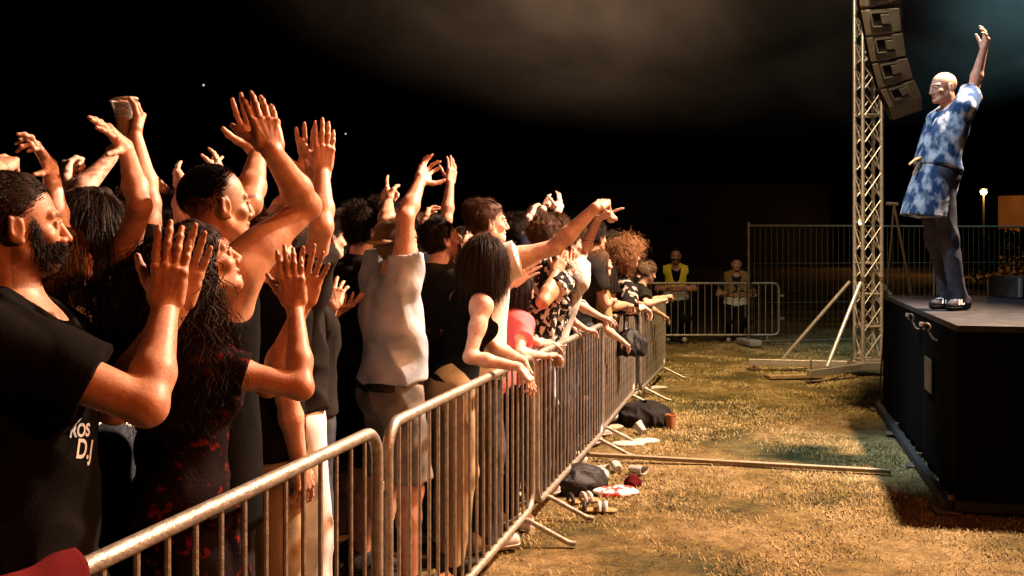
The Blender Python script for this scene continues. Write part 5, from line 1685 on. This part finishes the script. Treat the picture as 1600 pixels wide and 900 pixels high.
J9 = person('tattooed fan at the far left reaching a bent forearm to the right', (70, 378, 3.9), 50, skin='c', q=2, hair=(('short', .05, .3), 'brown'), top=('tee', 'coal'),
       R=((112, 295, 1), (172, 247, 1), (188, 212, 1), (.4, .3, -.6), 'relax'), L=((62, 320, 1), (104, 282, -1), (106, 250, 1), (.6, 0, 0), 'fist'), tint=[(1, 't')])
J10 = person('fan at the left edge pointing a hand over the bearded man', (-30, 345, 3.2), 45, skin='a', q=2, hair=(('short', .05, .3), 'dark'), top=('tee', 'black'),
       R=((-22, 300, -1), (-8, 264, 1), (26, 242, 1), 'd', 'point'), L='front')
J11 = person('fan between the beer cup and the buzz cut man with two small raised hands', (262, 352, 4.1), 55, skin='c', q=2, hair=(('short', .06, .3), 'dark'), top=('tee', 'coal'),
       R=((290, 330, -1), (285, 296, 1), (270, 262, 1), (.7, .3, 0), 'clap'), L=((240, 325, 1), (256, 300, -1), (238, 272, 1), (-.6, .4, 0), 'flat'))
J12 = person('fan farther back with an open hand just over the buzz cut', (318, 352, 4.8), 55, skin='c', q=2, hair=(('short', .05, .3), 'brown'), top=('tee', 'navy'),
       R=((352, 330, 1), (346, 278, 1), (340, 242, 1), (-.6, .3, .2), 'spread'), L=((300, 330, 1), (322, 278, 1), (330, 255, 1), (.5, .4, 0), 'flat'))
# --- middle of the front row
J13 = person('man in a long black jacket with thick dark hair seen from behind', (572, 362, 5.1), 35, hy=42, hp=5, skin='a', q=2, w=1.05, hair=(('short', .075, -.3), 'dark'), top=('jacket', 'black', {'hem': -.30, 'hood': 1}),
       bottom=('shorts', 'black', {'len': .95}), R='front', L='front', shoes='shoe_black')
J14 = person('tall man in a pale shirt with a backwards cap, one arm thrown up', (622, 385, 4.7), 30, hy=55, hp=6, skin='a', q=2, w=1.02, hair=(('short', .05, -.3), 'ash'), top=('shirt', 'lightdenim', {'hem': .085, 'sl': .45, 'loose': .012}),
       bottom=('shorts', 'greydenim', {'len': .9, 'belt': 1, 'waist': .06}), R=((633, 340, 1), (656, 283, 1), (672, 250, 1), (.5, .2, .5), 'claw'), L=((604, 352, 1), (606, 318, 1), (598, 285, 1), (.6, .5, 0), 'horn'),
       band=[(1, WBAND, .02, .02)], shoes='shoe_black')
J15 = person('man in a black t-shirt with his bearded face tipped back', (690, 375, 5.5), 40, hy=30, hp=22, skin='a', q=2, hair=(('short', .05, -.3), 'black'), beard=.45, top=('tee', 'coal', {'loose': .04}),
       R=((715, 430, 1), (722, 388, 1), (728, 365, 1), (.5, .5, 0), 'relax'), L='front')
J15b = person('fan behind the black t-shirt man with one fist up', (652, 392, 5.9), 50, skin='b', q=2, hair=(('short', .05, .3), 'dark'), top=('tee', 'navy'),
       R=((655, 392, 1), (664, 345, 1), (672, 320, 1), (.6, .2, 0), 'relax'), L='down')
J16 = person('young woman with sleek long dark hair and a black tank top leaning over the barrier', (760, 402, 5.15), 25, hy=62, hp=-8, sex='f', skin='c', q=3, hair=(('long', .25, .7), 'dark'), top=('tank', 'black', {'hem': .02, 'neck': .085}),
       bottom=('trousers', 'beige', {'waist': .12}), R=((734, 558, -1), (812, 574, 1), (846, 618, 1), (-.3, .2, -.8), 'relax'), L=((775, 545, 1), (818, 563, 1), (838, 600, 1), (-.3, .2, -.8), 'relax'),
       lean=(.06, .28), band=[(-1, GOLD, .01, .01)], shoes='shoe_black')
J17 = person('man with swept back brown hair and a white shirt pointing a fist at the stage', (762, 348, 5.5), 35, hy=22, hp=4, skin='c', q=3, mouth=.4, hair=(('short', .062, -.7), 'brown'), top=('shirt', 'white', {'sl': .3}),
       R=((868, 386, 1), (930, 325, 1), (956, 308, 1), 'd', 'fist'), L='clap', lean=(0, .12))
J18 = person('man with dark brown hair seen from behind under the pointing arm, clapping', (848, 368, 6.5), 55, hy=62, hp=4, skin='b', q=2, hair=(('short', .07, .3), 'brown'), top=('tee', 'print', {'sl': .4}),
       R=((848, 472, -1), (868, 428, 1), (884, 392, 1), (-.2, .8, 0), 'clap'), L=((905, 455, 1), (890, 425, 1), (888, 396, 1), (.2, -.8, 0), 'clap'), band=[(1, RUBBER, .014, .012)])
J19 = person('pale faced fan half covered by the pointing arms, aiming an index finger right', (888, 382, 7.0), 35, hy=25, hp=4, skin='c', q=2, mouth=.3, hair=(('short', .05, .3), 'brown'), top=('tee', 'white'),
       R=((908, 398, 1), (938, 336, 1), (976, 322, 1), 'd', 'point'), L='rail')
J20 = person('fan in a coral pink shirt with forearms hung over the barrier', (812, 452, 6.0), 35, hp=-12, sex='f', skin='c', q=2, hair=(('long', .2), 'dark'), top=('shirt', 'pink', {'sl': .5, 'loose': .0}), bottom=('trousers', 'black'),
       R=((812, 552, -1), (852, 556, 1), (884, 552, 1), 'd', 'relax'), L=((845, 540, 1), (860, 536, 1), (886, 545, 1), 'd', 'hold'), lean=(0, .3))
J21 = person('fan in a black and white print top resting both hands on the rail', (868, 420, 6.9), 38, sex='f', skin='c', q=2, hair=(('wavy', .3), 'dark'), top=('tee', 'print'), bottom=('shorts', 'lightdenim'),
       R=((880, 492, 1), (915, 515, 1), (938, 518, 1), 'd', 'relax'), L=((905, 475, 1), (940, 496, 1), (962, 500, 1), 'd', 'relax'), lean=(0, .2))
J22 = person('woman with long light brown hair and an olive t-shirt watching from the barrier', (938, 412, 8.3), 30, hy=22, hp=2, sex='f', skin='c', q=2, hair=(('long', .38), 'brown'), top=('tee', 'olive', {'loose': .04}), bottom=('trousers', 'darkdenim'),
       R='rail', L='rail', lean=(0, .12))
J23 = person('fan with a big mop of curly ginger hair in a black and cream patterned shirt', (982, 399, 9.35), 28, hy=20, hp=0, skin='c', q=3, hair=(('curly', .21), 'ginger'), top=('shirt', 'camo', {'sl': .95, 'loose': .05}), bottom=('trousers', 'coal'),
       R=((985, 485, -1), (1005, 480, 1), (1020, 492, 1), 'd', 'relax'), L='rail', lean=(0, .22))
J24 = person('short haired fan bent over the barrier with clasped fists, beyond the curly hair', (1012, 426, 11.0), 20, hp=-14, skin='c', q=2, hair=(('short', .05, .3), 'grey'), top=('tee', 'coal'), bottom=('trousers', 'darkdenim'),
       R=((1010, 475, -1), (1032, 470, 1), (1048, 464, 1), 'd', 'fist'), L=((1018, 470, 1), (1040, 464, 1), (1054, 460, 1), 'd', 'fist'), lean=(0, .35))
J25 = person('fan at the far end of the front row resting hands on the rail', (1000, 420, 11.6), 25, skin='c', q=1, hair=(('short', .05, .3), 'dark'), top=('tee', 'black'), R='rail', L='rail', lean=(0, .2))
J26 = person('fan behind the pointing hands raising a hand with a finger up', (838, 352, 7.6), 45, skin='c', q=2, hair=(('short', .05, .3), 'brown'), top=('tee', 'coal'),
       R=((836, 345, 1), (850, 325, 1), (864, 302, 1), (.5, .5, 0), 'point'), L=((815, 350, 1), (828, 338, 1), (838, 322, 1), (.4, .6, 0), 'fist'))
J27 = person('dark haired fan behind the olive t-shirt woman', (930, 372, 8.6), 40, skin='b', q=1, hair=(('short', .06, .3), 'dark'), top=('tee', 'black'), R='front', L='front')
person('fan with a raised cupped hand between the swept back hair and the pointing arm', (806, 366, 6.9), 45, skin='c', q=2, hair=(('short', .06, .3), 'dark'), top=('tee', 'navy'),
       R=((818, 362, 1), (826, 340, 1), (836, 318, 1), (.5, .5, 0), 'clap'), L='front')
person('fan holding up a relaxed hand above the dark brown head', (872, 362, 7.6), 45, skin='c', q=2, hair=(('short', .05, .3), 'brown'), top=('tee', 'black'),
       R=((866, 352, 1), (872, 330, 1), (878, 306, 1), (-.5, .5, 0), 'spread'), L='front')
person('fan clapping in front of the face beside the black t-shirt man', (728, 388, 6.3), 40, skin='c', q=2, hair=(('short', .05, .3), 'dark'), top=('tee', 'black'),
       R=((740, 420, -1), (748, 388, 1), (752, 364, 1), (-.3, .9, 0), 'clap'), L=('pair', .05, .0, .01, (-.5, 0, -1), 'clap', .1))
# --- rows behind, mostly in the dark gaps
bk = [((512, 372, 5.6), 'm', ('short', .05, .3), 'dark', 'black', 'front', 'fan with dark hair in the gap left of the long black jacket'),
      ((536, 356, 6.6), 'f', ('long', .35), 'dark', 'navy', 'clap', 'woman with dark hair deep in the crowd left of the black jacket'),
      ((602, 342, 6.3), 'm', ('short', .06, .3), 'dark', 'black', 'front', 'fan looking over the shoulder of the pale shirted man'),
      ((648, 360, 7.2), 'm', ('short', .05, .3), 'brown', 'coal', 'up', 'fan deep in the crowd behind the raised arm of the pale shirted man'),
      ((726, 382, 7.0), 'f', ('wavy', .3), 'dark', 'black', 'clap', 'woman in the dark gap behind the black t-shirt man'),
      ((900, 370, 8.2), 'm', ('short', .05, .3), 'brown', 'coal', 'front', 'fan in the back row above the long light brown hair'),
      ((958, 384, 9.6), 'm', ('short', .05, .3), 'dark', 'black', 'front', 'fan in the back row left of the curly ginger hair'),
      ((25, 330, 4.6), 'f', ('long', .4), 'dark', 'black', 'front', 'dark haired woman in the crowd behind the bearded head'),
      ((200, 340, 5.2), 'm', ('short', .05, .3), 'dark', 'coal', 'front', 'fan deep in the crowd between the raised arms on the left'),
      ((395, 362, 5.0), 'm', ('short', .05, .3), 'dark', 'black', 'front', 'fan deep in the crowd right of the buzz cut man'),
      ((438, 372, 5.4), 'f', ('wavy', .35), 'dark', 'navy', 'up', 'woman with raised hands in the crowd below the clapping pair of hands'),
      ((770, 376, 8.4), 'm', ('short', .05, .3), 'dark', 'coal', 'front', 'fan in the back row behind the sleek dark hair')]
for h_, sx, hs_, hc_, tp_, arm, lb in bk:
    person(lb, h_, 48 + (h_[0] % 17) - 8, sex=sx, skin='abc'[h_[0] % 3], q=1, hair=(hs_, hc_), top=('tee', tp_), bottom=('trousers', 'darkdenim'), R=arm, L='front' if arm == 'up' else arm)
# --- stewards by the far barrier
G1 = person('steward in a bright yellow hi-vis vest leaning on the far barrier', (1056, 400, 17.0), -95, hy=-100, hp=-4, skin='b', q=2, w=1.15, s=1.12, hair=(('stubble', .01), 'black'), beard=.5, top=('tee', 'black'), bottom=('trousers', 'black'),
       R='fold', L='fold', group='stewards at the far barrier', lean=(0, .18))
G2 = person('steward in a dull orange hi-vis vest standing in the dark by the fence post', (1151, 411, 17.0), -100, hp=-6, skin='d', q=2, w=1.1, s=1.08, hair=(('short', .03, .3), 'black'), top=('tee', 'coal'), bottom=('trousers', 'black'),
       R='fold', L='fold', group='stewards at the far barrier', lean=(0, .2))
def vest(J, m):
    pt, s, u = J['pt'], J['s'], J['u']
    pr = []
    for p in J['body']:
        if p.tag in ('torso', 'hip', 'shoulder'):
            c = Prim(p.t, p.p, p.k, p.op, p.tag, p.lo, p.hi); c.clip = [(pt(0, 0, -.10), -u), (pt(.19, 0, 0), J['r']), (pt(-.19, 0, 0), -J['r'])]; pr.append(c)
    pr.append(rc(pt(0, .12, .36), pt(0, .10, .60), .05 * s, .10 * s, .02, '', 's'))
    pr.append(rc(pt(0, .16, .36), pt(0, .16, -.2), .022 * s, .022 * s, .01, '', 's'))
    v = J['garment']('hi_vis_vest', pr, m, .036, .004, 3)
    for z in (.06, .16):
        q = [setclip(Prim(p.t, p.p, p.k, p.op, p.tag, p.lo, p.hi), [(pt(0, 0, z + .03), u), (pt(0, 0, z - .03), -u)]) for p in J['body'] if p.tag in ('torso', 'hip')]
        J['garment']('reflective_band', q, 'strip', .042, .0, 3)
vest(G1, 'hivis'); vest(G2, 'dimvis')

# --- the performer
pa = px(1480, 478, 7.62)
def performer():
    base_z = 1.157
    J = person('bald performer in a blue and white patterned tunic at the stage edge, arm stretched up', (1474, 137, 7.62), 188, hy=190, hp=-6, skin='a', q=3, w=1.05, s=1.0, hair=None,
        top=('shirt', 'bluedye', {'sl': .62, 'hem': .08, 'loose': .02}), bottom=('trousers', 'darkdenim', {'cuff': .055}), shoes='shoe_black', base_z=base_z, beard=0,
        R=((1486, 236, 1), (1462, 262, -1), (1446, 264, -1), 'd', 'relax'), L=((1522, 135, 1), (1537, 78, 1), (1546, 38, 1), 'l', 'relax'), lean=(0, -.25), feet=(0, -.18), neckf=.06, thin=.86,
        group='performer on the stage', stance=.07, feet_yaw=205)
    pt, s, u, f, r = J['pt'], J['s'], J['u'], J['f'], J['r']
    # skirt of the tunic, flaring to the hem, and its tied sash
    b2 = pt(.0, .01, -.33); n = nrm(u + f * .12)
    c = rc(pt(0, -.025, .10), b2, .163 * s, .174 * s, .04, flat=(f, .95)); c.clip = [(b2, -n), (pt(0, 0, .085), u)]
    J['garment']('tunic_skirt', [c], 'bluedye', .006, .011, 77, freq=20)
    q = [setclip(Prim(p.t, p.p, p.k, p.op, p.tag, p.lo, p.hi), [(pt(0, 0, .115), u), (pt(0, 0, .065), -u)]) for p in J['body'] if p.tag in ('torso', 'hip')]
    J['garment']('sash', q, 'bluedye', .030, .004, 78)
    mb = MB(); a = pt(-.03, .155, .09)
    mb.tube([a, a + f * .05 - u * .03 * 1, a + f * .085 - u * .075], [.016, .013, .010], 8)
    mb.tube([a, a + f * .02 - u * .06, a + f * .035 - u * .14], [.016, .013, .009], 8)
    mb.V = [v - J['base'] for v in mb.V]
    mb.build('sash_knot', CL['beige'], J['obj'], smooth=True)
    # pale lapel edge of the wrapped neckline
    for sg in (1, -1):
        mb = MB(); mb.tube([pt(sg * .075, .055, .475), pt(sg * .06, .125, .40), pt(sg * .02, .142, .28), pt(-.02, .135, .15)], .008, 8)
        mb.V = [v - J['base'] for v in mb.V]; mb.build('lapel', CL['white'], J['obj'], smooth=True)
    # three pale side stripes and laces on each shoe
    for (hip, kn, ank, heel, toe, side), sh in zip(J['legs'], J['shoes']):
        fd = nrm((toe - heel) * [1, 1, 0]); sd = np.cross(fd, [0, 0, 1.])
        for k in range(3):
            for q_ in (-1, 1):
                c0 = heel + fd * (.075 + .028 * k) + sd * q_ * .0435 + np.array([0, 0, .020])
                mb = MB(); mb.bar(c0 + [0, 0, -.022] + fd * .012, c0 + [0, 0, .018] - fd * .004 - sd * q_ * .010, .010, .006, .002)
                mb.V = [v - J['base'] for v in mb.V]; mb.build('side_stripe', CL['white'], sh)
        mb = MB()
        for k in range(4):
            c0 = heel + fd * (.085 + .022 * k) + np.array([0, 0, .045 - .0045 * k])
            mb.tube([c0 - sd * .022, c0 + [0, 0, .004], c0 + sd * .022], .004, 6)
        mb.V = [v - J['base'] for v in mb.V]; mb.build('laces', CL['white'], sh)
    return J
PF = performer()

# --- backwards cap of the pale shirted man
def cap(J, m):
    c, R, s = J['Hc'], J['HR'], J['hs']
    P = lambda a, b, cc: c + s * (R[:, 0] * a + R[:, 1] * b + R[:, 2] * cc)
    pr = [ell(P(0, -.012, .045), np.array([.088, .108, .082]) * s, R, .01)]
    pr[0].clip = [(P(0, 0, .045), -nrm(R[:, 2] + R[:, 1] * .15))]
    b = ell(P(0, -.125, .035), np.array([.065, .065, .012]) * s, R, .02); pr.append(b)
    J['garment']('cap', pr, m, 0.0, .0015, 4, vox=.006)
cap(J14, 'beige')
# --- things in hands
def beer_cup(J, side, lab, mt, fill=.45, h=.13, r1=.045):
    S, El, Wr, d1, d2, fd, tg, tf = J['arms'][side]
    s = J['s']
    return S, El, Wr, fd
def held_cup(W, fd, pn, lab, h=.14, liquid=True, drop=.045, r0=.032, r1=.046, zoff=-.05, tilt=None):
    fd = nrm(fd); n = nrm(np.asarray(pn) - fd * (np.asarray(pn) @ fd))
    c = W + fd * .085 + n * drop + np.array([0, 0, zoff])
    Rm = np.eye(3) if tilt is None else frame_from(tilt)
    if tilt is not None: c = W + fd * .075 + n * drop + Rm @ np.array([0, 0, zoff])
    root = link_mesh('beer_cup', cup_mesh(h, r0, r1), CLEAR, None, c)
    root.rotation_euler = Matrix(Rm.tolist()).to_euler()
    tag(root, lab, 'cup', 'beer cups held in the crowd')
    mb = MB(); mb.lathe((0, 0, .004), [(.001, 0), (r0 - .003, 0), (r0 + (r1 - r0) * .5 - .003, h * .42), (.001, h * .42)], 20); mb.build('beer', BEER, root, smooth=True)
    mb = MB(); mb.lathe((0, 0, h), [(r1 - .001, -.006), (r1 + .0035, -.005), (r1 + .004, .001), (r1 - .001, .002), (r1 - .001, -.006)], 24); mb.build('rim', WHITEP, root, smooth=True)
    mb = MB(); mb.lathe((0, 0, .004 + h * .42), [(.001, .0012), (r0 + (r1 - r0) * .42 - .004, .0012), (r0 + (r1 - r0) * .48 - .004, .012), (.001, .014)], 20); mb.build('foam', WHITEP, root, smooth=True)
    return root
S, El, Wr, d1, d2, fd, _, _ = J8['arms'][1]
held_cup(Wr, fd, vec((-.6, -.6, 0)), 'clear plastic beer cup held up high over the crowd at the left', h=.135, tilt=(-.12, 0, 1), zoff=-.06, drop=.042)
S, El, Wr, d1, d2, fd, _, _ = J20['arms'][-1]
held_cup(Wr, fd, vec('d'), 'plastic beer cup held out over the barrier in front of the pink shirt', zoff=-.10, drop=.03)
S, El, Wr, d1, d2, fd, _, _ = J20['arms'][1]

# --- lettering on the bearded man's t-shirt
def lettering(J, lines):
    shirt = [c for c in J['obj'].children if c.name.startswith('t_shirt')][0]
    dg = bpy.context.evaluated_depsgraph_get()
    from mathutils.bvhtree import BVHTree
    me = shirt.data
    bvh = BVHTree.FromPolygons([v.co[:] for v in me.vertices], [p.vertices[:] for p in me.polygons])
    off = Vector(J['base'])
    for txt, (x, y), size, tilt in lines:
        cu = bpy.data.curves.new('text', 'FONT'); cu.body = txt; cu.size = size; cu.align_x = 'CENTER'; cu.extrude = 0; cu.offset = .0012
        to = bpy.data.objects.new('text', cu); C.objects.link(to); bpy.context.view_layer.update()
        tm = bpy.data.meshes.new_from_object(to.evaluated_get(bpy.context.evaluated_depsgraph_get()))
        bpy.data.objects.remove(to)
        bm = bmesh.new(); bm.from_mesh(tm); bmesh.ops.subdivide_edges(bm, edges=bm.edges[:], cuts=1); bmesh.ops.triangulate(bm, faces=bm.faces[:])
        eye = Vector(CAMP); dv = Vector(px(x, y, 2.2)) - eye
        hit = bvh.ray_cast(eye - off, dv.normalized())
        if hit[0] is None: bm.free(); continue
        n = hit[1]; up = (Vector((0, 0, 1)) - n * n.z).normalized(); rt = up.cross(n)
        a = math.radians(tilt); rt, up = rt * math.cos(a) + up * math.sin(a), up * math.cos(a) - rt * math.sin(a)
        for v in bm.verts:
            p = hit[0] + rt * v.co.x + up * v.co.y
            h = bvh.find_nearest(p + n * .02)
            v.co = h[0] + h[1] * .0022
        bm.to_mesh(tm); bm.free()
        o = link_mesh('lettering', tm, CL['white'], shirt)
lettering(J1, [('ROS', (124, 682), .042, -8), ('D.J', (130, 716), .060, -14)])
